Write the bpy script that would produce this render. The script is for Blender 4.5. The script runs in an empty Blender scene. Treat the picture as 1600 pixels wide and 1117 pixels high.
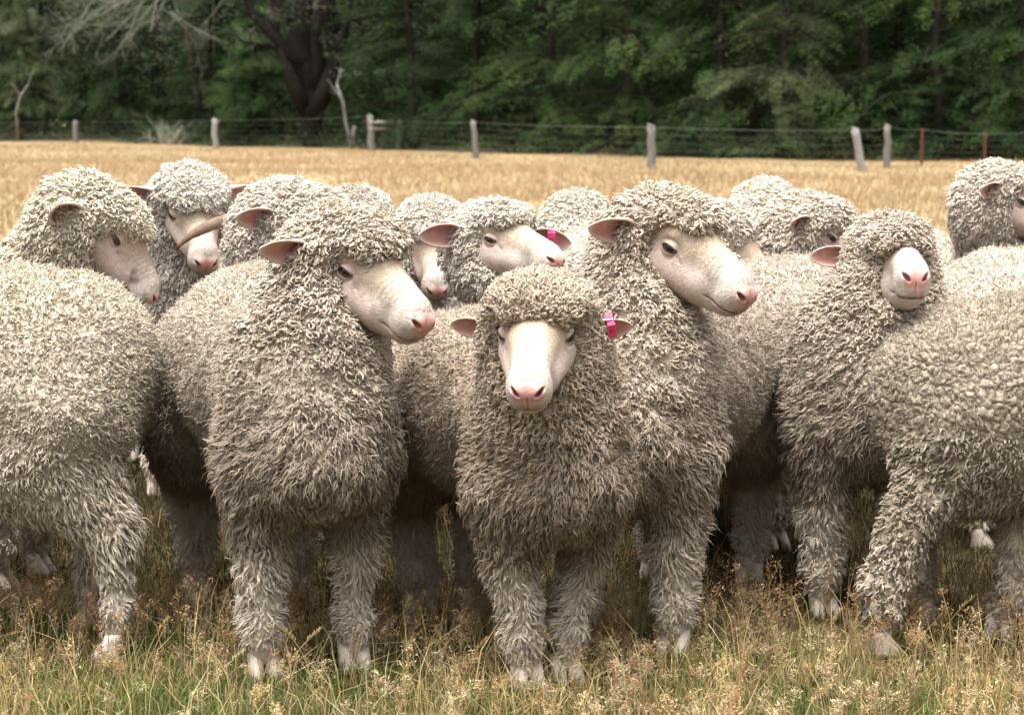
import bpy, math, random, time
import numpy as np
from math import radians, sin, cos, tan, atan, pi

T0 = time.time()
scene = bpy.context.scene
COL = scene.collection
rng = np.random.default_rng(11)

# ------------------------------------------------------------------ camera
IMG_W, IMG_H = 1600.0, 1117.0
FPX = 3359.0                      # focal length in photo pixels
CAM_H = 1.15
PITCH = atan(380.0 / FPX)
cam_data = bpy.data.cameras.new("camera")
cam = bpy.data.objects.new("camera", cam_data)
COL.objects.link(cam)
cam.location = (0, 0, CAM_H)
cam.rotation_euler = (pi / 2 - PITCH, 0, 0)
cam_data.sensor_width = 36.0
cam_data.lens = 36.0 * FPX / IMG_W
cam_data.clip_start = 0.05
cam_data.clip_end = 1000
cam_data.dof.use_dof = True
cam_data.dof.focus_distance = 4.5
cam_data.dof.aperture_fstop = 9.0
scene.camera = cam
scene.render.resolution_x, scene.render.resolution_y = 1024, 714

# ------------------------------------------------------------------ light
SUN_EL, SUN_AZ = radians(74), radians(-25)      # azimuth from the camera's back, + to the right
world = bpy.data.worlds.new("World")
scene.world = world
world.use_nodes = True
nt = world.node_tree
bg = nt.nodes["Background"]
sky = nt.nodes.new("ShaderNodeTexSky")
sky.sky_type = 'NISHITA'
sky.sun_disc = False
sky.sun_elevation = SUN_EL
sky.sun_rotation = pi - SUN_AZ
sky.dust_density = 5.0
sky.air_density = 1.0
hs = nt.nodes.new("ShaderNodeHueSaturation")    # a white overcast sky, not a blue one
hs.inputs["Saturation"].default_value = 0.22
nt.links.new(sky.outputs[0], hs.inputs["Color"])
wtc = nt.nodes.new("ShaderNodeTexCoord")          # an overcast dome is brighter overhead than at the horizon
wsx = nt.nodes.new("ShaderNodeSeparateXYZ")
nt.links.new(wtc.outputs["Generated"], wsx.inputs[0])
wmr = nt.nodes.new("ShaderNodeMapRange")
wmr.inputs["To Min"].default_value = 0.30
wmr.inputs["To Max"].default_value = 2.0
nt.links.new(wsx.outputs["Z"], wmr.inputs["Value"])
wvm = nt.nodes.new("ShaderNodeVectorMath")
wvm.operation = 'SCALE'
nt.links.new(hs.outputs[0], wvm.inputs[0])
nt.links.new(wmr.outputs[0], wvm.inputs["Scale"])
nt.links.new(wvm.outputs[0], bg.inputs["Color"])
bg.inputs["Strength"].default_value = 0.15
sun_d = bpy.data.lights.new("sun", 'SUN')
sun_d.energy = 1.5
sun_d.angle = radians(35)
sun_d.color = (1.0, 0.98, 0.95)
sun = bpy.data.objects.new("sun", sun_d)
COL.objects.link(sun)
sun.rotation_euler = (pi / 2 - SUN_EL, 0, SUN_AZ)   # lights from behind the camera, high
scene.view_settings.view_transform = 'Standard'
scene.view_settings.look = 'None'
scene.view_settings.gamma = 1
scene.view_settings.exposure = 0.97

scene.render.engine = 'CYCLES'
scene.cycles.use_denoising = True
scene.cycles.max_bounces = 8
scene.cycles.diffuse_bounces = 4
scene.cycles.sample_clamp_indirect = 8


def UNP(u, v, d):
    """point at world depth y=d that the photograph shows at pixel (u, v)"""
    a, b = (u - IMG_W / 2) / FPX, (IMG_H / 2 - v) / FPX
    t = d / (cos(PITCH) + b * sin(PITCH))
    return np.array([a * t, d, CAM_H + t * (b * cos(PITCH) - sin(PITCH))])


# ------------------------------------------------------------------ materials
def new_mat(name):
    m = bpy.data.materials.new(name)
    m.use_nodes = True
    b = m.node_tree.nodes["Principled BSDF"]
    return m, m.node_tree, b


def col_mat(name, rough=0.9, spec=0.1, trans=0.0, sheen=0.0, sss=0.0, bump=None, mottled=0.0):
    """material whose colour is the mesh attribute Col, with fine procedural mottling"""
    m, t, b = new_mat(name)
    at = t.nodes.new("ShaderNodeAttribute")
    at.attribute_name = "Col"
    src = at.outputs["Color"]
    if mottled:
        tc = t.nodes.new("ShaderNodeTexCoord")
        nz = t.nodes.new("ShaderNodeTexNoise")
        nz.inputs["Scale"].default_value = 60
        nz.inputs["Detail"].default_value = 5
        t.links.new(tc.outputs["Object"], nz.inputs["Vector"])
        mr = t.nodes.new("ShaderNodeMapRange")
        mr.inputs["From Min"].default_value = 0.25
        mr.inputs["From Max"].default_value = 0.75
        mr.inputs["To Min"].default_value = 1 - mottled
        mr.inputs["To Max"].default_value = 1 + mottled
        t.links.new(nz.outputs["Fac"], mr.inputs["Value"])
        mx = t.nodes.new("ShaderNodeVectorMath")
        mx.operation = 'SCALE'
        t.links.new(src, mx.inputs[0])
        t.links.new(mr.outputs[0], mx.inputs["Scale"])
        src = mx.outputs[0]
    t.links.new(src, b.inputs["Base Color"])
    b.inputs["Roughness"].default_value = rough
    b.inputs["Specular IOR Level"].default_value = spec
    if sheen:
        b.inputs["Sheen Weight"].default_value = sheen
        b.inputs["Sheen Roughness"].default_value = 0.6
    if sss:
        b.inputs["Subsurface Weight"].default_value = sss
        b.inputs["Subsurface Radius"].default_value = (1.0, 0.45, 0.3)
        b.inputs["Subsurface Scale"].default_value = 0.006
    if trans:
        tr = t.nodes.new("ShaderNodeBsdfTranslucent")
        t.links.new(src, tr.inputs["Color"])
        mixs = t.nodes.new("ShaderNodeMixShader")
        mixs.inputs[0].default_value = trans
        t.links.new(b.outputs[0], mixs.inputs[1])
        t.links.new(tr.outputs[0], mixs.inputs[2])
        t.links.new(mixs.outputs[0], t.nodes["Material Output"].inputs["Surface"])
    if bump:
        scale, strength, dist = bump
        tc = t.nodes.new("ShaderNodeTexCoord")
        nz = t.nodes.new("ShaderNodeTexNoise")
        nz.inputs["Scale"].default_value = scale
        nz.inputs["Detail"].default_value = 4
        t.links.new(tc.outputs["Object"], nz.inputs["Vector"])
        bp = t.nodes.new("ShaderNodeBump")
        bp.inputs["Strength"].default_value = strength
        bp.inputs["Distance"].default_value = dist
        t.links.new(nz.outputs["Fac"], bp.inputs["Height"])
        t.links.new(bp.outputs[0], b.inputs["Normal"])
    return m


def fleece_mat():
    m, t, b = new_mat("fleece_wool")
    at = t.nodes.new("ShaderNodeAttribute")
    at.attribute_name = "Col"
    uv = t.nodes.new("ShaderNodeUVMap")
    mp = t.nodes.new("ShaderNodeMapping")
    mp.inputs["Scale"].default_value = (9, 1.2, 1)
    t.links.new(uv.outputs[0], mp.inputs[0])
    nz = t.nodes.new("ShaderNodeTexNoise")
    nz.inputs["Scale"].default_value = 1.0
    nz.inputs["Detail"].default_value = 3
    t.links.new(mp.outputs[0], nz.inputs["Vector"])
    mr = t.nodes.new("ShaderNodeMapRange")
    mr.inputs["From Min"].default_value = 0.3
    mr.inputs["From Max"].default_value = 0.7
    mr.inputs["To Min"].default_value = 0.80
    mr.inputs["To Max"].default_value = 1.18
    t.links.new(nz.outputs["Fac"], mr.inputs["Value"])
    mx = t.nodes.new("ShaderNodeVectorMath")
    mx.operation = 'SCALE'
    t.links.new(at.outputs["Color"], mx.inputs[0])
    t.links.new(mr.outputs[0], mx.inputs["Scale"])
    bp = t.nodes.new("ShaderNodeBump")
    bp.inputs["Strength"].default_value = 0.6
    bp.inputs["Distance"].default_value = 0.002
    t.links.new(nz.outputs["Fac"], bp.inputs["Height"])
    b.inputs["Roughness"].default_value = 1.0
    b.inputs["Specular IOR Level"].default_value = 0.05
    t.links.new(mx.outputs[0], b.inputs["Base Color"])
    t.links.new(bp.outputs[0], b.inputs["Normal"])
    tr = t.nodes.new("ShaderNodeBsdfTranslucent")
    t.links.new(mx.outputs[0], tr.inputs["Color"])
    ms = t.nodes.new("ShaderNodeMixShader")
    ms.inputs[0].default_value = 0.18
    t.links.new(b.outputs[0], ms.inputs[1])
    t.links.new(tr.outputs[0], ms.inputs[2])
    t.links.new(ms.outputs[0], t.nodes["Material Output"].inputs["Surface"])
    return m


M_FLEECE = fleece_mat()
M_UNDER = col_mat("under_wool", rough=1.0, spec=0.02, bump=(160, 0.8, 0.004))
M_SKIN = col_mat("sheep_face_skin", rough=1.0, spec=0.03, bump=(230, 0.75, 0.0012), mottled=0.10)
M_EAR = col_mat("sheep_ear_skin", rough=0.7, spec=0.2, sss=0.2, trans=0.12, bump=(300, 0.4, 0.001), mottled=0.10)
M_EYE = col_mat("sheep_eye", rough=0.06, spec=0.6)
M_HOOF = col_mat("hoof_horn", rough=0.6, spec=0.2, bump=(120, 0.4, 0.002), mottled=0.2)
M_HORN = col_mat("ram_horn", rough=0.75, spec=0.15, bump=(90, 0.5, 0.003), mottled=0.15)
M_TAG = col_mat("ear_tag_plastic", rough=0.35, spec=0.5)
M_GRASS = col_mat("grass_blade", rough=0.85, spec=0.1, trans=0.3)
M_LEAF = col_mat("tree_leaf", rough=0.8, spec=0.08, trans=0.15)
M_BARK = col_mat("tree_bark", rough=1.0, spec=0.05, bump=(14, 1.0, 0.05), mottled=0.45)
M_WOOD = col_mat("weathered_post_wood", rough=0.95, spec=0.05, bump=(40, 0.8, 0.01), mottled=0.3)
M_WIRE = col_mat("fence_wire_steel", rough=0.5, spec=0.4)


# ------------------------------------------------------------------ mesh helpers
def make_mesh(name, verts, quads, mat, cols=None, uvs=None, tris=None, smooth=True, mats=None, mat_idx=None):
    """verts (N,3), quads (M,4) and / or tris (T,3); cols (N,3) per vertex; uvs per loop"""
    me = bpy.data.meshes.new(name)
    verts = np.ascontiguousarray(verts, dtype=np.float32)
    nq = 0 if quads is None else len(quads)
    ntr = 0 if tris is None else len(tris)
    me.vertices.add(len(verts))
    me.vertices.foreach_set("co", verts.ravel())
    parts, starts = [], []
    if nq:
        parts.append(np.asarray(quads, dtype=np.int32).ravel())
        starts.append(np.arange(nq, dtype=np.int32) * 4)
    if ntr:
        parts.append(np.asarray(tris, dtype=np.int32).ravel())
        starts.append(nq * 4 + np.arange(ntr, dtype=np.int32) * 3)
    li = np.concatenate(parts)
    me.loops.add(len(li))
    me.loops.foreach_set("vertex_index", li)
    me.polygons.add(nq + ntr)
    me.polygons.foreach_set("loop_start", np.concatenate(starts))
    if mats is None:
        me.materials.append(mat)
    else:
        for m in mats:
            me.materials.append(m)
        me.polygons.foreach_set("material_index", np.asarray(mat_idx, dtype=np.int32))
    me.update(calc_edges=True)
    me.polygons.foreach_set("use_smooth", np.full(nq + ntr, smooth, dtype=bool))
    if cols is not None:
        a = me.color_attributes.new("Col", 'FLOAT_COLOR', 'POINT')
        c = np.ones((len(verts), 4), dtype=np.float32)
        c[:, :3] = cols
        a.data.foreach_set("color", c.ravel())
    if uvs is not None:
        uvl = me.uv_layers.new(name="UVMap")
        uvl.data.foreach_set("uv", np.ascontiguousarray(uvs, dtype=np.float32).ravel())
    return me


def link(name, me, loc=(0, 0, 0), parent=None, label=None, cat=None, group=None, kind=None):
    o = bpy.data.objects.new(name, me)
    COL.objects.link(o)
    o.location = [float(x) for x in loc]
    if parent is not None:
        o.parent = parent
    if label:
        o["label"] = label
    if cat:
        o["category"] = cat
    if group:
        o["group"] = group
    if kind:
        o["kind"] = kind
    return o


class MB:
    """collects pieces of one mesh"""
    def __init__(self):
        self.v, self.q, self.t, self.c, self.n = [], [], [], [], 0

    def add(self, v, q=None, t=None, c=(0.5, 0.5, 0.5)):
        v = np.asarray(v, dtype=np.float32)
        self.v.append(v)
        if q is not None and len(q):
            self.q.append(np.asarray(q, dtype=np.int64) + self.n)
        if t is not None and len(t):
            self.t.append(np.asarray(t, dtype=np.int64) + self.n)
        c = np.asarray(c, dtype=np.float32)
        self.c.append(np.broadcast_to(c, (len(v), 3)))
        self.n += len(v)

    def mesh(self, name, mat, smooth=True):
        q = np.concatenate(self.q) if self.q else None
        t = np.concatenate(self.t) if self.t else None
        return make_mesh(name, np.concatenate(self.v), q, mat, np.concatenate(self.c), tris=t, smooth=smooth)


def unit(a):
    a = np.asarray(a, dtype=np.float64)
    return a / (np.linalg.norm(a, axis=-1, keepdims=True) + 1e-12)


def tube(mb, pts, radii, sides=8, c=(0.5, 0.5, 0.5), cap=True, wob=0.0):
    """tapered tube along a polyline"""
    pts = np.asarray(pts, dtype=np.float64)
    n = len(pts)
    radii = np.broadcast_to(np.asarray(radii, dtype=np.float64), (n,))
    tg = unit(np.gradient(pts, axis=0))
    ref = np.array([0.0, 0.0, 1.0]) if abs(tg[:, 2]).mean() < 0.8 else np.array([1.0, 0.0, 0.0])
    s = unit(np.cross(tg, ref))
    b = np.cross(s, tg)
    an = np.arange(sides) * 2 * pi / sides
    r = radii[:, None] * (1 + wob * rng.standard_normal((n, sides)))
    v = pts[:, None, :] + r[..., None] * (np.cos(an)[None, :, None] * s[:, None, :] + np.sin(an)[None, :, None] * b[:, None, :])
    v = v.reshape(-1, 3)
    i = np.arange(n - 1)[:, None] * sides
    k = np.arange(sides)[None, :]
    k2 = (k + 1) % sides
    q = np.stack([i + k, i + k2, i + sides + k2, i + sides + k], -1).reshape(-1, 4)
    t = []
    if cap:
        v = np.concatenate([v, pts[:1], pts[-1:]])
        a0, a1 = n * sides, n * sides + 1
        for j in range(sides):
            t.append((a0, (j + 1) % sides, j))
            t.append((a1, (n - 1) * sides + j, (n - 1) * sides + (j + 1) % sides))
    mb.add(v, q, t, c)


def hash3(i, seed=0):
    """integer lattice (N,3) -> pseudo random in [0,1)"""
    i = i.astype(np.int64)
    h = (i[..., 0] * 73856093) ^ (i[..., 1] * 19349663) ^ (i[..., 2] * 83492791) ^ (seed * 2654435761)
    h = h & 0xFFFFFFFF
    h = ((h >> 16) ^ h) * 0x45d9f3b & 0xFFFFFFFF
    h = ((h >> 16) ^ h) * 0x45d9f3b & 0xFFFFFFFF
    h = (h >> 16) ^ h
    return (h & 0xFFFFFF) / float(0x1000000)


def vnoise(P, freq, seed=0):
    """smooth value noise in [-1,1]"""
    P = np.asarray(P, dtype=np.float64) * freq
    i = np.floor(P).astype(np.int64)
    f = P - i
    f = f * f * (3 - 2 * f)
    out = 0
    for dx in (0, 1):
        wx = f[..., 0] if dx else 1 - f[..., 0]
        for dy in (0, 1):
            wy = f[..., 1] if dy else 1 - f[..., 1]
            for dz in (0, 1):
                wz = f[..., 2] if dz else 1 - f[..., 2]
                out = out + wx * wy * wz * hash3(i + np.array([dx, dy, dz]), seed)
    return out * 2 - 1


def fbm(P, freq, seed=0, octaves=3):
    s, a, t = 0, 1.0, 0
    for o in range(octaves):
        s = s + a * vnoise(P, freq * 2 ** o, seed + o * 17)
        t += a
        a *= 0.5
    return s / t


def voronoi(P, freq, seed=0):
    """nearest jittered lattice point: position, id and the gap to the second nearest"""
    Q = np.asarray(P, dtype=np.float64) * freq
    i0 = np.floor(Q).astype(np.int64)
    b1 = np.full(len(Q), 1e9)
    b2 = np.full(len(Q), 1e9)
    c1 = np.zeros_like(Q)
    id1 = np.zeros(len(Q))
    for dx in (-1, 0, 1):
        for dy in (-1, 0, 1):
            for dz in (-1, 0, 1):
                i = i0 + np.array([dx, dy, dz])
                p = i + np.stack([hash3(i, seed), hash3(i, seed + 1), hash3(i, seed + 2)], -1)
                d = ((p - Q) ** 2).sum(-1)
                m = d < b1
                b2 = np.where(m, b1, np.minimum(b2, d))
                b1 = np.where(m, d, b1)
                c1[m] = p[m]
                id1 = np.where(m, hash3(i, seed + 5), id1)
    return c1 / freq, id1, (np.sqrt(b2) - np.sqrt(b1)) / freq


def jit(c, amt):
    return np.clip(np.asarray(c) * (1 + rng.uniform(-amt, amt)), 0, 1)


#@@SETTING
#@@SHEEP
# ================================================================== setting
def ground_mat():
    m, t, b = new_mat("field_ground")
    tc = t.nodes.new("ShaderNodeTexCoord")
    n1 = t.nodes.new("ShaderNodeTexNoise")
    n1.inputs["Scale"].default_value = 0.35
    n1.inputs["Detail"].default_value = 8
    t.links.new(tc.outputs["Object"], n1.inputs["Vector"])
    r1 = t.nodes.new("ShaderNodeValToRGB")
    r1.color_ramp.elements[0].position = 0.3
    r1.color_ramp.elements[0].color = (0.26, 0.185, 0.10, 1)
    r1.color_ramp.elements[1].position = 0.7
    r1.color_ramp.elements[1].color = (0.36, 0.27, 0.155, 1)
    t.links.new(n1.outputs["Fac"], r1.inputs["Fac"])
    n2 = t.nodes.new("ShaderNodeTexNoise")
    n2.inputs["Scale"].default_value = 9
    n2.inputs["Detail"].default_value = 8
    t.links.new(tc.outputs["Object"], n2.inputs["Vector"])
    r2 = t.nodes.new("ShaderNodeValToRGB")
    r2.color_ramp.elements[0].position = 0.35
    r2.color_ramp.elements[0].color = (0.040, 0.034, 0.016, 1)
    r2.color_ramp.elements[1].position = 0.68
    r2.color_ramp.elements[1].color = (0.12, 0.09, 0.045, 1)
    t.links.new(n2.outputs["Fac"], r2.inputs["Fac"])
    sx = t.nodes.new("ShaderNodeSeparateXYZ")
    t.links.new(tc.outputs["Object"], sx.inputs[0])
    mr = t.nodes.new("ShaderNodeMapRange")
    mr.inputs["From Min"].default_value = 10
    mr.inputs["From Max"].default_value = 20
    t.links.new(sx.outputs["Y"], mr.inputs["Value"])
    mx = t.nodes.new("ShaderNodeMix")
    mx.data_type = 'RGBA'
    t.links.new(mr.outputs[0], mx.inputs[0])
    t.links.new(r2.outputs[0], mx.inputs[6])
    t.links.new(r1.outputs[0], mx.inputs[7])
    t.links.new(mx.outputs[2], b.inputs["Base Color"])
    b.inputs["Roughness"].default_value = 1.0
    b.inputs["Specular IOR Level"].default_value = 0.02
    bp = t.nodes.new("ShaderNodeBump")
    bp.inputs["Strength"].default_value = 0.6
    bp.inputs["Distance"].default_value = 0.03
    t.links.new(n2.outputs["Fac"], bp.inputs["Height"])
    t.links.new(bp.outputs[0], b.inputs["Normal"])
    return m


def ground():
    xs = np.concatenate([np.linspace(-300, -8, 30), np.linspace(-7.5, 7.5, 61), np.linspace(8, 300, 30)])
    ys = np.concatenate([np.linspace(-60, 2, 15), np.linspace(2.5, 14, 47), np.linspace(15, 100, 60), np.linspace(110, 500, 20)])
    X, Y = np.meshgrid(xs, ys, indexing='ij')
    P = np.stack([X, Y, 0 * X], -1).reshape(-1, 3)
    far = np.clip((P[:, 1] - 12) / 10, 0, 1)
    P[:, 2] = far * 0.10 * fbm(P * np.array([1, 1, 0]), 0.12, 3) + 0.008 * fbm(P, 2.2, 4) - 0.006
    nx, ny = len(xs), len(ys)
    i = (np.arange(nx - 1)[:, None] * ny + np.arange(ny - 1)[None, :]).ravel()
    q = np.stack([i, i + ny, i + ny + 1, i + 1], -1)
    return link("ground", make_mesh("ground", P, q, ground_mat()), kind="structure")


ground()


def blades(mb, root, h, w, lean, cols, tipcol=1.15):
    N = len(root)
    a = rng.uniform(0, 2 * pi, N)
    s = np.stack([np.cos(a), np.sin(a), 0 * a], -1) * (w / 2)[:, None]
    up = np.array([0, 0, 1.0])
    L = np.concatenate([lean, np.zeros((N, 1))], 1)
    mid = root + up * (h * 0.55)[:, None] + L * (h * 0.22)[:, None]
    ln = np.linalg.norm(lean, axis=1)
    tip = root + up * (h * np.clip(1 - 0.25 * ln ** 2, 0.4, 1))[:, None] + L * (h * 0.8)[:, None]
    v = np.stack([root - s, root + s, mid - s * 0.8, mid + s * 0.8, tip], 1).reshape(-1, 3)
    k = np.arange(N)[:, None] * 5
    q = k + np.array([0, 1, 3, 2])
    t = k + np.array([2, 3, 4])
    c = np.stack([cols * 0.9, cols * 0.9, cols, cols, cols * tipcol], 1).reshape(-1, 3)
    mb.add(v, q, t, np.clip(c, 0, 1))


def mixc(pal, N, jitter=0.2, wts=None):
    pal = np.asarray(pal)
    i = rng.choice(len(pal), N, p=wts)
    return np.clip(pal[i] * (1 + rng.uniform(-jitter, jitter, (N, 1))) * (1 + rng.uniform(-0.05, 0.05, (N, 3))), 0, 1)


GREEN = [(0.10, 0.15, 0.035), (0.14, 0.18, 0.045), (0.085, 0.12, 0.03)]
STRAW = [(0.44, 0.34, 0.16), (0.38, 0.27, 0.11), (0.52, 0.42, 0.22)]
BROWN = [(0.36, 0.225, 0.115), (0.29, 0.175, 0.085), (0.42, 0.28, 0.15)]
GOLD = [(0.40, 0.30, 0.170), (0.36, 0.265, 0.145), (0.44, 0.35, 0.215), (0.34, 0.25, 0.14)]


def near_turf():
    """short green and straw turf under the flock"""
    mb = MB()
    N = 110000
    x = rng.uniform(-1.9, 1.9, N)
    y = 3.3 + 3.6 * rng.uniform(0, 1, N) ** 1.25
    P = np.stack([x, y, np.zeros(N)], -1)
    g = fbm(P, 1.6, 8) + 0.25 * vnoise(P, 7.0, 9)
    green = g + 0.10 - 0.12 * x > rng.uniform(-0.4, 0.6, N)
    col = np.where(green[:, None], mixc(GREEN, N), mixc(STRAW, N))
    shade_ramp = np.clip((y - 4.70 + 0.25 * vnoise(P, 2.5, 14)) / 0.4, 0, 0.96)[:, None]      # the flock's shade, painted into the turf colour
    col = col * (1 - shade_ramp) + shade_ramp * mixc([(0.055, 0.043, 0.022), (0.045, 0.040, 0.02), (0.08, 0.062, 0.03)], N)
    h = rng.uniform(0.018, 0.055, N) * (1 + 0.5 * vnoise(P, 3.0, 12))
    w = rng.uniform(0.0018, 0.0034, N)
    lean = rng.normal(0, 0.55, (N, 2))
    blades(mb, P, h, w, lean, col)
    # longer lax straw stems
    N = 7000
    P = np.stack([rng.uniform(-1.9, 1.9, N), 3.4 + 3.2 * rng.uniform(0, 1, N) ** 1.2, np.zeros(N)], -1)
    P = P[(P[:, 1] < 4.95) | (rng.uniform(0, 1, N) < 0.15)]
    N = len(P)
    blades(mb, P, rng.uniform(0.08, 0.2, N), rng.uniform(0.0012, 0.0026, N), rng.normal(0, 0.6, (N, 2)), mixc(STRAW, N))
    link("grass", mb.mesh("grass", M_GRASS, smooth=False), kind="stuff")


def panicles(mb, P, H, pal, dense=1.0):
    """bent-grass plants: a thin stem and an open head of tiny spikelets"""
    N = len(P)
    lean = rng.normal(0, 0.28, (N, 2))
    L3 = np.concatenate([lean, np.zeros((N, 1))], 1)
    up = np.array([0, 0, 1.0])
    col = mixc(pal, N, 0.25)
    # stem: thin crossing ribbons
    tip = P + up * H[:, None] + L3 * (H * 0.6)[:, None]
    mid = P + up * (H * 0.5)[:, None] + L3 * (H * 0.18)[:, None]
    for a in (0.3, 1.9):
        s = np.array([cos(a), sin(a), 0]) * 0.0006
        v = np.stack([P - s, P + s, mid - s, mid + s, tip], 1).reshape(-1, 3)
        k = np.arange(N)[:, None] * 5
        c = np.repeat(np.clip(col * 0.8 + 0.1, 0, 1), 5, axis=0)
        mb.add(v, k + np.array([0, 1, 3, 2]), k + np.array([2, 3, 4]), c)
    # spikelets along branchlets in the top part
    B, S = 11, 6
    fb = rng.uniform(0.42, 1.0, (N, B))
    az = rng.uniform(0, 2 * pi, (N, B))
    bl = (1.05 - fb) * rng.uniform(0.30, 0.55, (N, B)) * H[:, None] * 0.55 + 0.012
    base = np.where((fb < 0.5)[..., None], P[:, None] + (mid - P)[:, None] * (fb / 0.5)[..., None],
                    mid[:, None] + (tip - mid)[:, None] * ((fb - 0.5) / 0.5)[..., None])
    d = np.stack([np.cos(az), np.sin(az), rng.uniform(0.5, 1.3, (N, B))], -1)
    d = unit(d)
    end = base + d * bl[..., None]
    # branchlets
    s = np.array([0.0004, 0.0003, 0])
    v = np.stack([base - s, base + s, end], 2).reshape(-1, 3)
    k = np.arange(N * B)[:, None] * 3
    mb.add(v, None, k + np.array([0, 1, 2]), np.repeat(np.clip(col, 0, 1), B * 3, axis=0))
    f = rng.uniform(0.35, 1.05, (N, B, S))
    p = base[:, :, None] + d[:, :, None] * (bl[..., None] * f)[..., None] + rng.normal(0, 0.004, (N, B, S, 3))
    p = p.reshape(-1, 3)
    M = len(p)
    ax = unit(d[:, :, None].repeat(S, 2).reshape(-1, 3) + rng.normal(0, 0.6, (M, 3)))
    sd = unit(np.cross(ax, rng.normal(0, 1, (M, 3))))
    l = rng.uniform(0.0030, 0.0055, M)[:, None] * dense
    w = rng.uniform(0.0008, 0.0014, M)[:, None] * dense
    v = np.stack([p - ax * l, p + sd * w, p + ax * l, p - sd * w], 1).reshape(-1, 3)
    k = np.arange(M)[:, None] * 4
    c = np.repeat(np.repeat(col, B * S, axis=0) * (1 + rng.uniform(-0.25, 0.35, (M, 1))), 4, axis=0)
    mb.add(v, k + np.array([0, 1, 2, 3]), None, np.clip(c, 0, 1))


def seed_grass():
    mb = MB()
    N = 3400
    x = rng.uniform(-1.75, 1.75, N)
    y = 3.75 + 2.2 * rng.uniform(0, 1, N) ** 1.1
    P = np.stack([x, y, np.zeros(N)], -1)
    dens = 0.50 + 0.45 * fbm(P, 1.3, 31) + 0.30 * np.clip(x, -0.6, 1)
    P = P[(rng.uniform(0, 1, N) < dens) & (y < 4.9 + 0.15 * vnoise(P, 3, 36))]
    H = rng.uniform(0.04, 0.11, len(P)) * (1 + 0.35 * vnoise(P, 2.0, 33))
    panicles(mb, P, H, [(0.52, 0.39, 0.22), (0.47, 0.33, 0.18), (0.56, 0.45, 0.28), (0.40, 0.26, 0.14)])
    link("dry_grass", mb.mesh("dry_grass", M_GRASS, smooth=False), kind="stuff")
    mb = MB()
    N = 900
    P = np.stack([rng.uniform(-1.8, 1.8, N), rng.uniform(4.35, 6.4, N), np.zeros(N)], -1)
    keep = fbm(P, 1.1, 41) > -0.22
    P = P[keep]
    P = P[(P[:, 1] < 4.95) | (rng.uniform(0, 1, len(P)) < 0.10)]
    panicles(mb, P, rng.uniform(0.08, 0.18, len(P)), BROWN, 1.0)
    link("brown_grass", mb.mesh("brown_grass", M_GRASS, smooth=False), kind="stuff")


def tall_grass():
    mb = MB()
    for (u, vt, d, lean) in [(262, 968, 4.35, 0.05), (300, 1000, 4.30, -0.06), (500, 985, 4.28, 0.07), (445, 985, 4.25, -0.05), (640, 935, 4.45, 0.03),
                             (850, 985, 4.12, -0.04), (1092, 905, 4.55, -0.02), (1116, 945, 4.5, 0.0), (1312, 955, 4.45, 0.03), (1395, 905, 4.6, 0.09),
                             (1520, 935, 4.5, 0.07), (1530, 985, 4.3, -0.05), (60, 940, 4.6, 0.02), (20, 1010, 4.35, 0.04), (760, 1000, 4.2, 0.05), (1010, 1010, 4.15, -0.05),
                             (1190, 1000, 4.25, 0.05), (380, 1020, 4.2, 0.06), (935, 1035, 4.12, 0.04), (1440, 1000, 4.3, -0.04)]:
        top = UNP(u, vt, d)
        n = 9
        t = np.linspace(0, 1, n)
        pts = np.stack([top[0] - lean + lean * t ** 2, d + 0.01 * np.sin(3 * t), top[2] * t], -1)
        c = np.asarray(STRAW[rng.integers(3)]) * rng.uniform(0.9, 1.3)
        tube(mb, pts, np.linspace(0.0015, 0.0008, n), 4, c)
        for k in range(16):
            f = 0.78 + 0.22 * k / 15
            j = np.array([top[0] - lean + lean * f ** 2, d + 0.01 * sin(3 * f), top[2] * f])
            a = k * 2.4
            dd = np.array([0.005 * cos(a) + 0.004 * np.sign(lean), 0.005 * sin(a), 0.010])
            tube(mb, [j, j + dd * 0.6, j + dd], [0.0006, 0.0017, 0.0003], 4, c * rng.uniform(0.8, 1.2), cap=False)
    link("tall_grass", mb.mesh("tall_grass", M_GRASS), kind="stuff")


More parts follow.
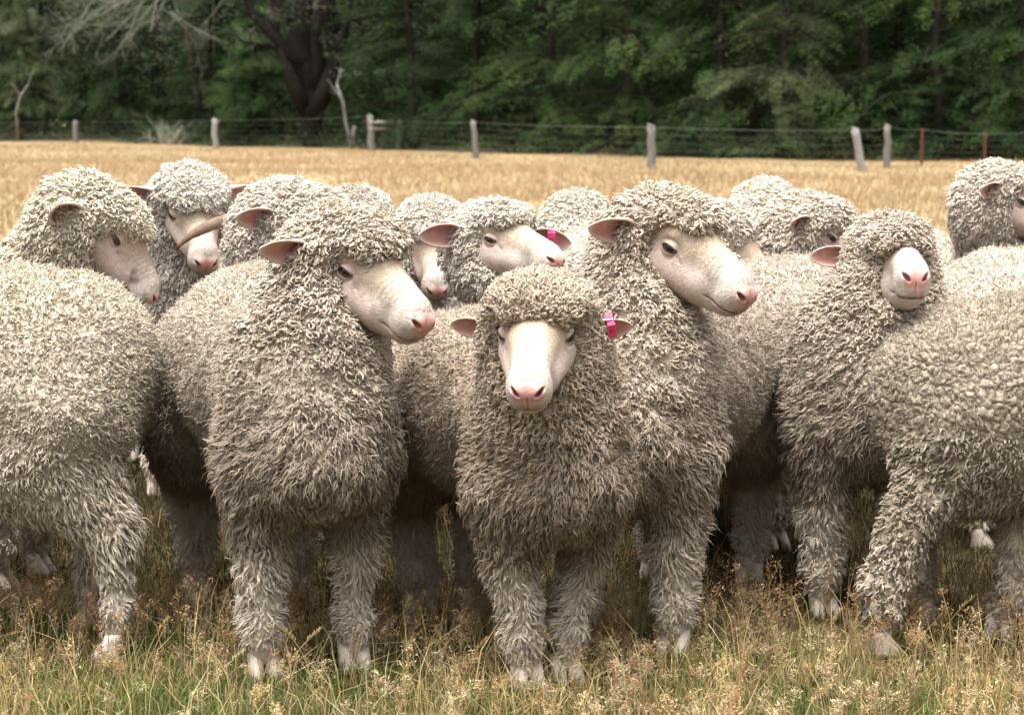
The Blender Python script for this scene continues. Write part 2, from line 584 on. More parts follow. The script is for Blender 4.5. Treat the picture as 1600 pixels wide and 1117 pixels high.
def far_field():
    """dry golden grass over the paddock behind the flock"""
    mb = MB()
    N = 215000
    y = 20 + 72 * rng.uniform(0, 1, N) ** 0.9
    x = rng.uniform(-1, 1, N) * (y * 0.40 + 5)
    P = np.stack([x, y, np.zeros(N)], -1)
    edge = edge_y(x)
    P = P[y < edge + 2.5]
    N = len(P)
    far = np.clip((P[:, 1] - 12) / 10, 0, 1)
    P[:, 2] = far * 0.10 * fbm(P * np.array([1, 1, 0]), 0.12, 3) - 0.01
    cl = fbm(P * np.array([1, 0.45, 1]), 0.55, 51) + 0.4 * vnoise(P * np.array([1, .4, 1]), 2.2, 52)
    col = mixc(GOLD, N, 0.07)
    cl2 = fbm(P * np.array([1, 0.35, 1]), 0.16, 57)
    grn = np.clip(-cl * 1.3 - 0.08 - 1.2 * cl2, 0, 0.75)[:, None]
    red = np.clip(cl2 * 1.2 - 0.1, 0, 0.4)[:, None]
    col = col * (1 - red) + red * np.array([0.40, 0.27, 0.16])
    col = col * (1 - grn) + grn * np.array([0.33, 0.28, 0.14])
    edge = edge_y(P[:, 0])
    pale = np.clip((P[:, 1] - edge + 6) / 5, 0, 1)[:, None] * (fbm(P, 0.5, 55) > -0.1)[:, None]
    col = col * (1 - 0.5 * pale) + 0.5 * pale * np.array([0.52, 0.36, 0.21])
    h = rng.uniform(0.07, 0.19, N) * (1 + 0.9 * np.clip(cl, -0.7, 1))
    h = h * np.clip(1.15 - (P[:, 1] - edge + 22) / 26, 0.42, 1)
    blades(mb, P, h, rng.uniform(0.010, 0.022, N), rng.normal(0, 0.8, (N, 2)) + np.array([0.25, 0]), col)
    # between the flock and the far field, thinner
    N = 26000
    y = rng.uniform(6.5, 20, N)
    x = rng.uniform(-1, 1, N) * (y * 0.3 + 2)
    P = np.stack([x, y, np.zeros(N)], -1)
    shade_ramp = np.clip((y - 8.5) / 4, 0, 1)  # blades near the flock darkened: its shade put into their colour
    cm = mixc(GOLD + STRAW, N) * shade_ramp[:, None] + mixc([(0.06, 0.05, 0.022), (0.05, 0.04, 0.02), (0.085, 0.065, 0.032)], N) * (1 - shade_ramp[:, None])
    blades(mb, P, rng.uniform(0.05, 0.13, N) * (1 + 0.7 * shade_ramp), rng.uniform(0.004, 0.010, N), rng.normal(0, 0.5, (N, 2)), cm)
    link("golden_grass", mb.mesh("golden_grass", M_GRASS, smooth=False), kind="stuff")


def edge_y(x):
    """the line where paddock meets the wood"""
    return np.interp(x, [-60, -25, -16.7, -10, -4.5, -1, 2.9, 7.1, 14, 50], [118, 93, 85, 77.5, 71.5, 63.5, 57.5, 54, 51, 40])


# ------------------------------------------------------------------ fence
def ground_z(x, y):
    p = np.array([[x, y, 0.0]])
    return float(0.10 * fbm(p, 0.12, 3)[0] * min(max((y - 12) / 10, 0), 1))


def fence():
    root = link("wire_fence", None, (0, 0, 0), label="old post and wire fence running along the edge of the dark wood", cat="fence")
    # u, v of the foot, v of the top, lean, colour, radius
    posts = [(118, 223, 190, 0.02, 'g', .10), (336, 229, 187, -0.02, 'p', .10), (568, 224, 188, 0.0, 'p', .09),
             (580, 232, 181, -0.03, 'g', .12), (625, 230, 188, 0.0, 'g', .10), (722, 230, 189, 0, 'd', .07),
             (742, 246, 190, -0.05, 'g', .08), (1018, 263, 197, -0.02, 'g', .09), (1342, 264, 202, -0.15, 'p', .085),
             (1386, 261, 197, 0.0, 'g', .075), (1440, 258, 201, 0.0, 'r', .035), (1538, 258, 208, 0.01, 'r', .035),
             (1700, 263, 199, 0.0, 'g', .10), (-60, 222, 190, 0.0, 'g', .10), (552, 227, 199, 0.08, 'd', .10)]
    cols = {'g': (0.17, 0.165, 0.145), 'p': (0.25, 0.245, 0.225), 'r': (0.14, 0.06, 0.045), 'd': (0.24, 0.22, 0.19)}
    line = []
    for (u, vf, vt, ln, kc, r) in posts:
        d = FPX * CAM_H / (vf - 176.0)
        foot = UNP(u, vf, d)
        top = UNP(u, vt, d)
        H = top[2] - foot[2]
        mb = MB()
        c = np.array(cols[kc])
        x, y = foot[0], foot[1]
        z0 = ground_z(x, y) - 0.1
        if kc == 'r':
            for sx, sy in ((0.03, 0.004), (0.004, 0.03)):
                v = [(x + a * sx, y + b * sy, z) for z in (z0, foot[2] + H) for a, b in ((-1, -1), (1, -1), (1, 1), (-1, 1))]
                mb.add(v, [(0, 1, 5, 4), (1, 2, 6, 5), (2, 3, 7, 6), (3, 0, 4, 7), (4, 5, 6, 7)], None, c)
        else:
            n = 7
            t = np.linspace(0, 1, n)
            pts = np.stack([x + ln * (t - 0.5) * 1.2 + 0.012 * rng.standard_normal(n), y + 0 * t, z0 + (foot[2] + H - z0) * t], -1)
            tube(mb, pts, r * np.linspace(1.08, 0.92, n), 9, c, wob=0.06)
            tube(mb, [pts[-1], pts[-1] + np.array([0.01, 0, 0.025])], [r * 0.93, r * 0.7], 9, np.clip(c * 1.35, 0, 1), wob=0.08)
        link("post", mb.mesh("post", M_WOOD, smooth=(kc != 'r')), (0, 0, 0), root)
        line.append((u, x, y, H + foot[2]))
    line.sort()
    main = [p for p in line if p[0] not in (568, 722, 552)]
    for hz in (0.97, 0.80, 0.62, 0.44, 0.24):
        mb = MB()
        for (a, b) in zip(main[:-1], main[1:]):
            t = np.linspace(0, 1, 6)
            x = a[1] + (b[1] - a[1]) * t
            y = a[2] + (b[2] - a[2]) * t - 0.11
            z = (a[3] + (b[3] - a[3]) * t) * hz - 0.03 * np.sin(pi * t)
            tube(mb, np.stack([x, y, z], -1), 0.0038 if hz > 0.9 else 0.0024, 4, (0.12, 0.125, 0.12) if hz > 0.9 else (0.06, 0.06, 0.057), cap=False)
        link("wire", mb.mesh("wire", M_WIRE), (0, 0, 0), root)
    # the timber rails of the stile between two pale posts
    p, q = [l for l in line if l[0] == 580][0], [l for l in line if l[0] == 625][0]
    for hz in (0.80, 0.62):
        mb = MB()
        tube(mb, [(p[1], p[2] - 0.12, p[3] * hz), ((p[1] + q[1]) / 2, (p[2] + q[2]) / 2 - 0.14, p[3] * hz - 0.01), (q[1], q[2] - 0.12, q[3] * hz)], 0.055, 8, (0.34, 0.33, 0.30))
        link("rail", mb.mesh("rail", M_WOOD), (0, 0, 0), root)


# ------------------------------------------------------------------ trees
def leaf_quads(mb, C, N0, size, cols, flat=0.35, aspect=0.40):
    """small leaf shaped faces at C, tilted about the spray normal N0"""
    M = len(C)
    n = unit(N0 + rng.normal(0, flat, (M, 3)))
    a = unit(np.cross(n, rng.normal(0, 1, (M, 3))))
    b = np.cross(n, a)
    l = (size * rng.uniform(0.6, 1.3, M))[:, None]
    v = np.stack([C - a * l, C + b * l * aspect, C + a * l, C - b * l * aspect], 1).reshape(-1, 3)
    k = np.arange(M)[:, None] * 4
    mb.add(v, k + np.array([0, 1, 2, 3]), None, np.repeat(cols, 4, axis=0))


def tree(name, x, y, H, R, z_low, nlimb, pal, label, cat="tree", trunk_r=0.22, leaf=0.05, nleaf=26, nspray=9,
         droop=0.25, dens_low=1.0, bark=(0.030, 0.026, 0.022), group=None, dead=0.0):
    z0 = ground_z(x, y)
    root = link(name, None, (x, y, z0 - 0.05), label=label, cat=cat, group=group)
    tb = MB()
    n = 9
    t = np.linspace(0, 1, n)
    wob = np.cumsum(rng.normal(0, 0.07, (n, 2)), axis=0) * (trunk_r / 0.2)
    wob -= wob[0]
    tp = np.stack([wob[:, 0], wob[:, 1], t * H], -1)
    tr = trunk_r * (1 - 0.8 * t) * (1 + 0.5 * np.exp(-t * 14))
    tube(tb, tp, tr, 9, bark, wob=0.06)
    cb = MB()
    for k in range(nlimb):
        f = rng.uniform(0, 1) ** 1.15
        z = z_low + (H - z_low) * f
        i = min(int(z / H * (n - 1)), n - 2)
        fr = z / H * (n - 1) - i
        base = tp[i] * (1 - fr) + tp[i + 1] * fr
        az = rng.uniform(0, 2 * pi)
        ln = R * (1.0 - 0.62 * f) * rng.uniform(0.55, 1.15)
        d = np.array([cos(az), sin(az), 0.0])
        s = np.linspace(0, 1, 6)
        rise = rng.uniform(0.0, 0.35)
        lp = base + d * (ln * s)[:, None]
        lp[:, 2] += ln * (rise * s - (droop + rise) * s ** 2)
        lp[1:] += rng.normal(0, 0.04, (5, 3))
        lp[:, 2] = np.maximum(lp[:, 2], 0.25)
        tube(tb, lp, 0.05 * trunk_r / 0.2 * (1 - 0.85 * s), 5, bark, cap=False)
        if rng.uniform() < dead:
            continue
        pc = np.asarray(pal[rng.integers(len(pal))]) * rng.uniform(0.65, 1.35)
        m = nspray
        sf = rng.uniform(0.22, 1.05, m)
        side = np.array([-d[1], d[0], 0])
        cen = base + d * (ln * sf)[:, None] + side * (rng.uniform(-0.42, 0.42, m) * ln * (0.35 + 0.4 * sf))[:, None]
        cen[:, 2] += ln * (rise * sf - (droop + rise) * sf ** 2) + rng.normal(0, 0.08, m)
        cen[:, 2] = np.maximum(cen[:, 2], 0.3)
        sn = unit(np.array([0, 0, 1.0]) + d * rng.uniform(0.1, 0.7) + rng.normal(0, 0.15, 3))
        u1 = unit(np.cross(sn, side))
        u2 = np.cross(sn, u1)
        sz = rng.uniform(0.28, 0.55, m)
        M = m * nleaf
        rr = np.sqrt(rng.uniform(0, 1, M))
        an = rng.uniform(0, 2 * pi, M)
        S = np.repeat(sz, nleaf)
        C = np.repeat(cen, nleaf, axis=0) + u1 * (S * 1.35 * rr * np.cos(an))[:, None] + u2 * (S * 0.42 * rr * np.sin(an))[:, None] + sn * rng.normal(0, 0.035, M)[:, None]
        C[:, 2] -= 0.10 * rr ** 2 * S
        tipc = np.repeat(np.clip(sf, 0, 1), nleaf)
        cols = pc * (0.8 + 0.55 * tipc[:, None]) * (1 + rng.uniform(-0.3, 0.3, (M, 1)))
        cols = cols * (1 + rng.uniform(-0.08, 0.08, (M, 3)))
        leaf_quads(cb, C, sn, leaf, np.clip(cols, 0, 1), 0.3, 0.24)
    link("trunk", tb.mesh("trunk", M_BARK), (0, 0, 0), root)
    if cb.n:
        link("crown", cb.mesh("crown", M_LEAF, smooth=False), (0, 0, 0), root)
    return root


def on_edge(u, back):
    """ground point behind the paddock edge on the line of sight through photo column u"""
    d = 60.0
    for _ in range(12):
        x = UNP(u, 240, d)[0]
        d = edge_y(x) + back
    return UNP(u, 240, d)[0], d


G_DARK = [(0.022, 0.040, 0.013), (0.028, 0.049, 0.016), (0.025, 0.038, 0.015)]
G_MID = [(0.036, 0.064, 0.019), (0.048, 0.080, 0.022), (0.031, 0.056, 0.020)]
G_OLIVE = [(0.060, 0.078, 0.034), (0.078, 0.090, 0.045), (0.050, 0.066, 0.027)]
G_GREY = [(0.18, 0.19, 0.14), (0.14, 0.15, 0.10)]


def wood():
    far = "trees in the dark wood behind the fence"
    # the front rank, left to right
    front = [
        (-90, 2.5, 9, 3.2, 0.4, G_DARK, "dark bushy evergreen at the left end of the wood"),
        (40, 3.5, 9, 3.0, 0.3, G_OLIVE, "olive green bushy tree behind the leftmost fence post"),
        (190, 4.5, 10, 3.2, 0.3, G_DARK, "dark evergreen between the two leftmost fence posts"),
        (330, 4.0, 8, 2.6, 0.4, G_DARK, "small dark evergreen behind the second fence post from the left"),
        (395, 2.8, 6, 1.9, 0.3, G_MID, "young mid green tree just left of the thick dark trunk"),
        (650, 3.0, 10, 3.0, 0.6, G_DARK, "dark evergreen behind the wooden stile rails"),
        (745, 4.0, 11, 3.0, 0.9, G_DARK, "dark evergreen behind the leaning centre post"),
        (860, 2.2, 11, 3.3, 0.7, G_MID, "layered green conifer right of the centre fence post"),
        (985, 2.0, 12, 3.4, 0.7, G_MID, "layered green conifer behind the thick post over the tall sheep"),
        (1120, 2.2, 11, 3.2, 0.6, G_MID, "broad green conifer rising over the gap between the thick post and leaning post"),
        (1225, 2.6, 12, 3.0, 0.6, G_OLIVE, "yellowish green conifer left of the leaning fence post"),
        (1350, 3.4, 13, 3.1, 0.6, G_MID, "tall green conifer with a dark trunk right behind the leaning post"),
        (1470, 2.4, 12, 3.1, 0.5, G_MID, "green conifer behind the rusty steel stakes"),
        (1590, 2.2, 12, 3.1, 0.4, G_MID, "green conifer at the right end of the fence"),
        (1720, 2.5, 12, 3.1, 0.4, G_DARK, "dark conifer past the right end of the wood"),
    ]
    for (u, back, H, R, zl, pal, lab) in front:
        x, y = on_edge(u, back)
        tree("conifer_tree", x, y, H, R, zl * 0.6, 100, pal, lab, trunk_r=0.14, nspray=13, nleaf=66, leaf=0.038, group=far,
             droop=0.22 if u > 800 else 0.12)
    # the ranks behind close the view; what shows of them is one dark mass
    mb, tb = MB(), MB()
    for row, (b0, sp) in enumerate(((7.5, 2.6), (11.5, 3.2), (17, 3.6))):
        for u in np.arange(-420, 2050, sp * 3359 / 62):
            x, y = on_edge(u + rng.uniform(-30, 30), b0 + rng.uniform(-1, 1))
            H = rng.uniform(9, 13)
            tube(tb, [(x, y, -0.1), (x + rng.uniform(-.3, .3), y, H * 0.5), (x, y, H)], [0.2, 0.14, 0.03], 7, (0.028, 0.024, 0.02))
            M = 9000
            f = rng.uniform(0, 1, M) ** 1.2
            rad = 3.0 * (1 - 0.6 * f) * np.sqrt(rng.uniform(0, 1, M))
            an = rng.uniform(0, 2 * pi, M)
            C = np.stack([x + rad * np.cos(an), y + rad * np.sin(an), 0.3 + f * (H - 0.3)], -1)
            k = vnoise(C, 0.9, 70 + row) + 0.6 * vnoise(C, 2.0, 80)
            keep = k > (-0.28 if row < 2 else -2)
            C = C[keep]
            cols = np.asarray(G_DARK)[rng.integers(3, size=len(C))] * (0.9 + 0.4 * k[keep][:, None])
            leaf_quads(mb, C, np.array([0, -0.6, 0.7]), 0.15 if row else 0.11, np.clip(cols, 0, 1), 0.6)
    o = link("forest", mb.mesh("forest", M_LEAF, smooth=False), kind="stuff")
    link("trunk", tb.mesh("trunk", M_BARK), parent=o)


def gnarled_tree():
    """the thick dark trunk with spreading limbs left of the middle"""
    x, y = on_edge(478, 1.6)
    root = link("old_tree", None, (x, y, 0), label="old tree with a thick dark forking trunk beside the stile", cat="tree")
    px = y / FPX
    bark = (0.017, 0.0150, 0.0135)
    tb = MB()
    zt = lambda v: UNP(478, v, y)[2]
    X = lambda u: UNP(u, 150, y)[0] - x
    tube(tb, [(X(487), 0, -0.2), (X(488), 0, zt(210)), (X(490), 0, zt(170)), (X(488), 0.1, zt(130)), (X(478), 0.1, zt(95)), (X(470), 0, zt(60)), (X(478), 0, zt(10)), (X(470), 0, zt(-90)), (X(480), 0, zt(-250))],
         [0.36, 0.30, 0.36, 0.42, 0.50, 0.46, 0.34, 0.26, 0.12], 12, bark, wob=0.09)
    limbs = [
        ([(478, 100), (445, 75), (420, 50), (395, 20), (375, -40), (360, -120)], 0.24),
        ([(492, 120), (520, 90), (538, 60), (545, 30), (585, 25), (640, 10)], 0.26),
        ([(520, 90), (530, 45), (520, 5), (535, -70)], 0.20),
        ([(470, 60), (440, 10), (400, -40)], 0.17),
        ([(455, 90), (420, 72), (385, 66), (350, 45)], 0.10),
        ([(486, 185), (462, 140), (446, 95), (432, 50), (425, -20)], 0.34),
        ([(492, 180), (515, 130), (524, 85), (515, 40), (500, -60)], 0.36),
        ([(488, 160), (500, 110), (496, 60), (505, 0)], 0.34),
    ]
    for pts, r in limbs:
        P = np.array([(X(u), rng.uniform(-0.5, 0.3), zt(v)) for u, v in pts])
        tube(tb, P, np.linspace(r, r * 0.3, len(P)), 8, bark, wob=0.08)
    link("trunk", tb.mesh("trunk", M_BARK), (0, 0, 0), root)
    cb = MB()
    for k in range(300):
        u, v = rng.uniform(370, 700), rng.uniform(-260, 120)
        if v > 45 and 440 < u < 530 and rng.uniform() < 0.7:
            continue
        c = np.array([X(u), rng.uniform(-1.8, 1.2), zt(v)])
        M = 60
        sz = rng.uniform(0.3, 0.6)
        P = c + rng.normal(0, 1, (M, 3)) * np.array([sz * 0.6, sz * 0.6, sz * 0.22])
        pc = np.asarray((G_OLIVE + G_GREY[:1])[rng.integers(4)]) * rng.uniform(0.5, 1.0)
        leaf_quads(cb, P, np.array([0, -0.2, 1.0]), 0.05, np.clip(pc * (1 + rng.uniform(-.3, .3, (M, 1))), 0, 1))
    link("crown", cb.mesh("crown", M_LEAF, smooth=False), (0, 0, 0), root)


def twigs(mb, p, d, ln, r, depth, c):
    n = 5
    t = np.linspace(0, 1, n)
    b = rng.normal(0, 0.18, 3)
    pts = p + d * (ln * t)[:, None] + b * (ln * t ** 2)[:, None]
    tube(mb, pts, r * (1 - 0.65 * t), 5 if depth > 1 else 3, c, cap=False)
    if depth:
        for k in range(4 if depth > 1 else 5):
            f = rng.uniform(0.25, 1.0)
            q = p + d * (ln * f) + b * (ln * f ** 2)
            dd = unit(d + rng.normal(0, 0.55, 3))
            twigs(mb, q, dd, ln * rng.uniform(0.4, 0.62), r * 0.5, depth - 1, c * rng.uniform(0.85, 1.15))


def lichen_branches():
    """pale lichen covered boughs hanging in front of the wood at the top left"""
    x, y = on_edge(270, 1.9)
    root = link("lichen_tree", None, (x, y, 0), label="pale grey lichen covered tree with bare hanging boughs, upper left", cat="tree")
    X = lambda u: UNP(u, 60, y)[0] - x
    Z = lambda v: UNP(270, v, y)[2]
    tb = MB()
    c = np.array((0.18, 0.185, 0.15))
    tube(tb, [(0.9, 1.3, -0.1), (0.8, 1.2, 2.0), (0.5, 1.0, 4.2), (0.3, 0.7, 6.0), (0.2, 0.3, 8)], [0.16, 0.14, 0.12, 0.09, 0.04], 8, (0.09, 0.08, 0.065), wob=0.06)
    link("trunk", tb.mesh("trunk", M_BARK), (0, 0, 0), root)
    cb = MB()
    for (u, v, u2, v2, r, dp) in [(300, -40, 210, 45, .055, 3), (290, -30, 170, 20, .05, 3), (300, -60, 120, 25, .05, 3), (270, 20, 350, 85, .045, 2),
                                  (250, 10, 345, 75, .03, 2), (330, -30, 340, 60, .04, 3), (180, -60, 110, 40, .04, 3), (360, -20, 330, 70, .04, 3),
                                  (240, -30, 190, 60, .04, 3), (280, -50, 250, 30, .04, 3)]:
        p = np.array([X(u), rng.uniform(-0.6, 0.6), Z(v)])
        q = np.array([X(u2), rng.uniform(-0.8, 0.3), Z(v2)])
        d = q - p
        ln = np.linalg.norm(d)
        twigs(cb, p, d / ln, ln, r, dp, c)
    # lichen tufts
    for k in range(230):
        u, v = rng.normal(215, 95), rng.normal(2, 42)
        cc = np.array([X(u), rng.uniform(-0.7, 0.5), Z(v)])
        M = 34
        sz = rng.uniform(0.10, 0.26)
        leaf_quads(cb, cc + rng.normal(0, sz, (M, 3)) * np.array([1, 1, 0.6]), np.array([0, -0.3, 1.0]), 0.032,
                   np.clip(np.array((0.20, 0.22, 0.15)) * rng.uniform(0.6, 1.3) * (1 + rng.uniform(-.2, .2, (M, 1))), 0, 1), 0.8)
    link("bough", cb.mesh("bough", M_BARK), (0, 0, 0), root)


def snags():
    """the small pale dead stems and shrubs near the fence"""
    defs = [([(548, 224), (540, 190), (536, 160), (526, 132)], .07, "slim pale dead trunk leaning beside the stile post"),
            ([(25, 175), (32, 150), (44, 132)], .05, "short pale dead fork low at the far left of the wood")]
    for pts, r, lab in defs:
        x, y = on_edge(pts[0][0], 1.0)
        base = UNP(pts[0][0], pts[0][1], y)
        root = link("dead_trunk", None, (base[0], y, 0), label=lab, cat="dead tree")
        mb = MB()
        P = np.array([UNP(u, v, y) for u, v in pts]) - np.array([base[0], y, 0])
        if P[0, 2] > 0.1:
            P = np.concatenate([[[P[0, 0] + 0.05, 0.1, -0.1]], P])
        tube(mb, P, np.linspace(r, r * 0.6, len(P)), 8, (0.22, 0.215, 0.19), wob=0.06)
        twigs(mb, P[-1], unit(np.array([0.4, 0, 1.0])), 0.5, r * 0.5, 1, np.array((0.22, 0.215, 0.19)))
        twigs(mb, P[-2], unit(np.array([-0.6, 0, 1.0])), 0.6, r * 0.5, 1, np.array((0.22, 0.215, 0.19)))
        link("trunk", mb.mesh("trunk", M_BARK), (0, 0, 0), root)
    x, y = on_edge(262, 0.6)
    root = link("pale_shrub", None, (x, y, 0), label="pale grey twiggy shrub at the fence, left of the second post", cat="shrub")
    mb = MB()
    for k in range(22):
        d = unit(np.array([rng.normal(0.1, 0.5), rng.normal(0, 0.4), 1.0]))
        twigs(mb, np.array([rng.normal(0, 0.25), rng.normal(0, 0.2), -0.02]), d, rng.uniform(0.35, 0.75), 0.016, 2, np.array((0.34, 0.35, 0.29)))
    link("stem", mb.mesh("stem", M_BARK), (0, 0, 0), root)
    # undergrowth at the foot of the wood
    mb = MB()
    for k in range(620):
        u = rng.uniform(-250, 1850)
        x, y = on_edge(u, rng.uniform(0.6, 4))
        M = 46
        sz = rng.uniform(0.18, 0.5)
        C = np.array([x, y, sz * 0.7]) + rng.normal(0, sz, (M, 3)) * np.array([1, 1, 0.55])
        C[:, 2] = np.abs(C[:, 2])
        pal = (G_DARK + G_OLIVE[2:] + [(0.10, 0.075, 0.04)])
        pc = np.asarray(pal[rng.integers(len(pal))]) * rng.uniform(0.6, 1.2)
        leaf_quads(mb, C, np.array([0, -0.2, 1.0]), 0.05, np.clip(pc * (1 + rng.uniform(-.3, .3, (M, 1))), 0, 1), 0.8)
    link("undergrowth", mb.mesh("undergrowth", M_LEAF, smooth=False), kind="stuff")


def forest_floor():
    m, nt_, b = new_mat("forest_floor")
    nz = nt_.nodes.new("ShaderNodeTexNoise")
    nz.inputs["Scale"].default_value = 3
    nz.inputs["Detail"].default_value = 6
    tc = nt_.nodes.new("ShaderNodeTexCoord")
    nt_.links.new(tc.outputs["Object"], nz.inputs["Vector"])
    r = nt_.nodes.new("ShaderNodeValToRGB")
    r.color_ramp.elements[0].color = (0.022, 0.022, 0.012, 1)
    r.color_ramp.elements[1].color = (0.075, 0.060, 0.030, 1)
    nt_.links.new(nz.outputs["Fac"], r.inputs["Fac"])
    nt_.links.new(r.outputs[0], b.inputs["Base Color"])
    b.inputs["Roughness"].default_value = 1
    xs = np.linspace(-42, 40, 165)
    ts = np.array([1.6, 2.4, 4, 7, 12, 20, 35, 60])
    X, T = np.meshgrid(xs, ts, indexing='ij')
    Y = edge_y(X) + T + 0.8 * vnoise(np.stack([X, T * 0, T * 0], -1), 0.5, 66)
    P = np.stack([X, Y, 0 * X], -1).reshape(-1, 3)
    P[:, 2] = 0.10 * fbm(P * np.array([1, 1, 0]), 0.12, 3) + 0.02 + 0.12 * np.clip((T.ravel() - 1.6) / 2, 0, 1)
    nx, ny = X.shape
    i = (np.arange(nx - 1)[:, None] * ny + np.arange(ny - 1)[None, :]).ravel()
    link("forest_floor", make_mesh("forest_floor", P, np.stack([i, i + ny, i + ny + 1, i + 1], -1), m), kind="structure")


forest_floor()
fence()
wood()
gnarled_tree()
lichen_branches()
snags()
far_field()
near_turf()
seed_grass()
tall_grass()
print("setting done", round(time.time() - T0, 1))
# ================================================================== sheep
def smin(a, b, k):
    h = np.maximum(k - np.abs(a - b), 0) / k
    return np.minimum(a, b) - h * h * k * 0.25


def smax(a, b, k):
    return -smin(-a, -b, k)


def rc(P, a, b, r1, r2):
    a = np.asarray(a, dtype=np.float32)
    b = np.asarray(b, dtype=np.float32)
    ab = b - a
    L2 = float(ab @ ab) + 1e-12
    t = np.clip((P - a) @ ab / L2, 0, 1)
    q = P - a - t[:, None] * ab
    return np.sqrt((q * q).sum(1)) - (r1 + (r2 - r1) * t)


def sph(P, c, r):
    q = P - np.asarray(c, dtype=np.float32)
    return np.sqrt((q * q).sum(1)) - r


def ell(P, c, r, R=None):
    q = P - np.asarray(c, dtype=np.float32)
    if R is not None:
        q = q @ np.asarray(R, dtype=np.float32)
    r = np.asarray(r, dtype=np.float32)
    k0 = np.sqrt(((q / r) ** 2).sum(1))
    k1 = np.sqrt(((q / (r * r)) ** 2).sum(1)) + 1e-9
    return k0 * (k0 - 1) / k1


def surface_nets(f, lo, h):
    nx, ny, nz = f.shape
    s = f < 0
    cnt = np.zeros((nx - 1, ny - 1, nz - 1), dtype=np.int8)
    cs = [(dx, dy, dz) for dx in (0, 1) for dy in (0, 1) for dz in (0, 1)]
    sl = lambda A, c: A[c[0]:A.shape[0] - 1 + c[0], c[1]:A.shape[1] - 1 + c[1], c[2]:A.shape[2] - 1 + c[2]]
    for c in cs:
        cnt += sl(s, c)
    mask = (cnt > 0) & (cnt < 8)
    I = np.argwhere(mask)
    idx = np.full(mask.shape, -1, dtype=np.int64)
    idx[mask] = np.arange(len(I))
    acc = np.zeros((len(I), 3))
    num = np.zeros(len(I))
    vals = {c: f[I[:, 0] + c[0], I[:, 1] + c[1], I[:, 2] + c[2]] for c in cs}
    for a in cs:
        for ax in range(3):
            if a[ax] == 0:
                b = list(a)
                b[ax] = 1
                b = tuple(b)
                va, vb = vals[a], vals[b]
                m = (va < 0) != (vb < 0)
                t = va[m] / (va[m] - vb[m])
                p = np.tile(np.array(a, dtype=np.float64), (m.sum(), 1))
                p[:, ax] += t
                acc[m] += p
                num[m] += 1
    V = (I + acc / num[:, None]) * h + lo
    quads = []
    for ax in range(3):
        o1, o2 = [(1, 2), (2, 0), (0, 1)][ax]
        A = np.take(s, np.arange(s.shape[ax] - 1), axis=ax)
        B = np.take(s, np.arange(1, s.shape[ax]), axis=ax)
        E = np.argwhere(A != B)
        ok = (E[:, o1] > 0) & (E[:, o2] > 0) & (E[:, o1] < s.shape[o1] - 1) & (E[:, o2] < s.shape[o2] - 1)
        E = E[ok]
        flip = s[E[:, 0], E[:, 1], E[:, 2]]
        q = []
        for d1, d2 in ((-1, -1), (0, -1), (0, 0), (-1, 0)):
            e = E.copy()
            e[:, o1] += d1
            e[:, o2] += d2
            q.append(idx[e[:, 0], e[:, 1], e[:, 2]])
        q = np.stack(q, -1)
        q[~flip] = q[~flip][:, ::-1]
        quads.append(q)
    return V, np.concatenate(quads)


def grid_pts(lo, hi, h):
    n = np.ceil((np.asarray(hi) - lo) / h).astype(int) + 1
    ax = [lo[i] + np.arange(n[i]) * h for i in range(3)]
    G = np.stack(np.meshgrid(*ax, indexing='ij'), -1).astype(np.float32)
    return G.reshape(-1, 3), tuple(n)


def sdf_eval(fn, lo, hi, h, chunk=400000):
    P, n = grid_pts(np.asarray(lo, dtype=np.float64), hi, h)
    out = np.empty(len(P), dtype=np.float32)
    for i in range(0, len(P), chunk):
        out[i:i + chunk] = fn(P[i:i + chunk])
    return out.reshape(n)


def grad_at(f, lo, h, V):
    """trilinear normalised gradient"""
    q = (V - lo) / h
    i = np.clip(np.floor(q).astype(int), 1, np.array(f.shape) - 3)
    g = np.zeros_like(V)
    fr = np.clip(q - i, 0, 1)
    for dx in (0, 1):
        for dy in (0, 1):
            for dz in (0, 1):
                w = (fr[:, 0] if dx else 1 - fr[:, 0]) * (fr[:, 1] if dy else 1 - fr[:, 1]) * (fr[:, 2] if dz else 1 - fr[:, 2])
                a, b, c = i[:, 0] + dx, i[:, 1] + dy, i[:, 2] + dz
                g[:, 0] += w * (f[a + 1, b, c] - f[a - 1, b, c])
                g[:, 1] += w * (f[a, b + 1, c] - f[a, b - 1, c])
                g[:, 2] += w * (f[a, b, c + 1] - f[a, b, c - 1])
    return unit(g)


# ------------------------------------------------------------------ the head (head frame: x along the face, y left, z crown)
EYE = np.array([0.036, 0.0560, 0.010])
EYE_O = unit(np.array([0.40, 0.91, 0.10]))
EYE_A = unit(np.array([0.93, -0.30, -0.20]) - EYE_O * (np.array([0.93, -0.30, -0.20]) @ EYE_O))
EYE_B = np.cross(EYE_A, EYE_O)
EYE_R = 0.0140
NOS = np.array([0.203, 0.0205, -0.009])
NOSE_TIP = np.array([0.211, 0.0, -0.014])


def mouth_z(x):
    return -0.046 + 0.09 * (0.20 - x) - 1.2 * (0.165 - np.minimum(x, 0.165)) ** 2


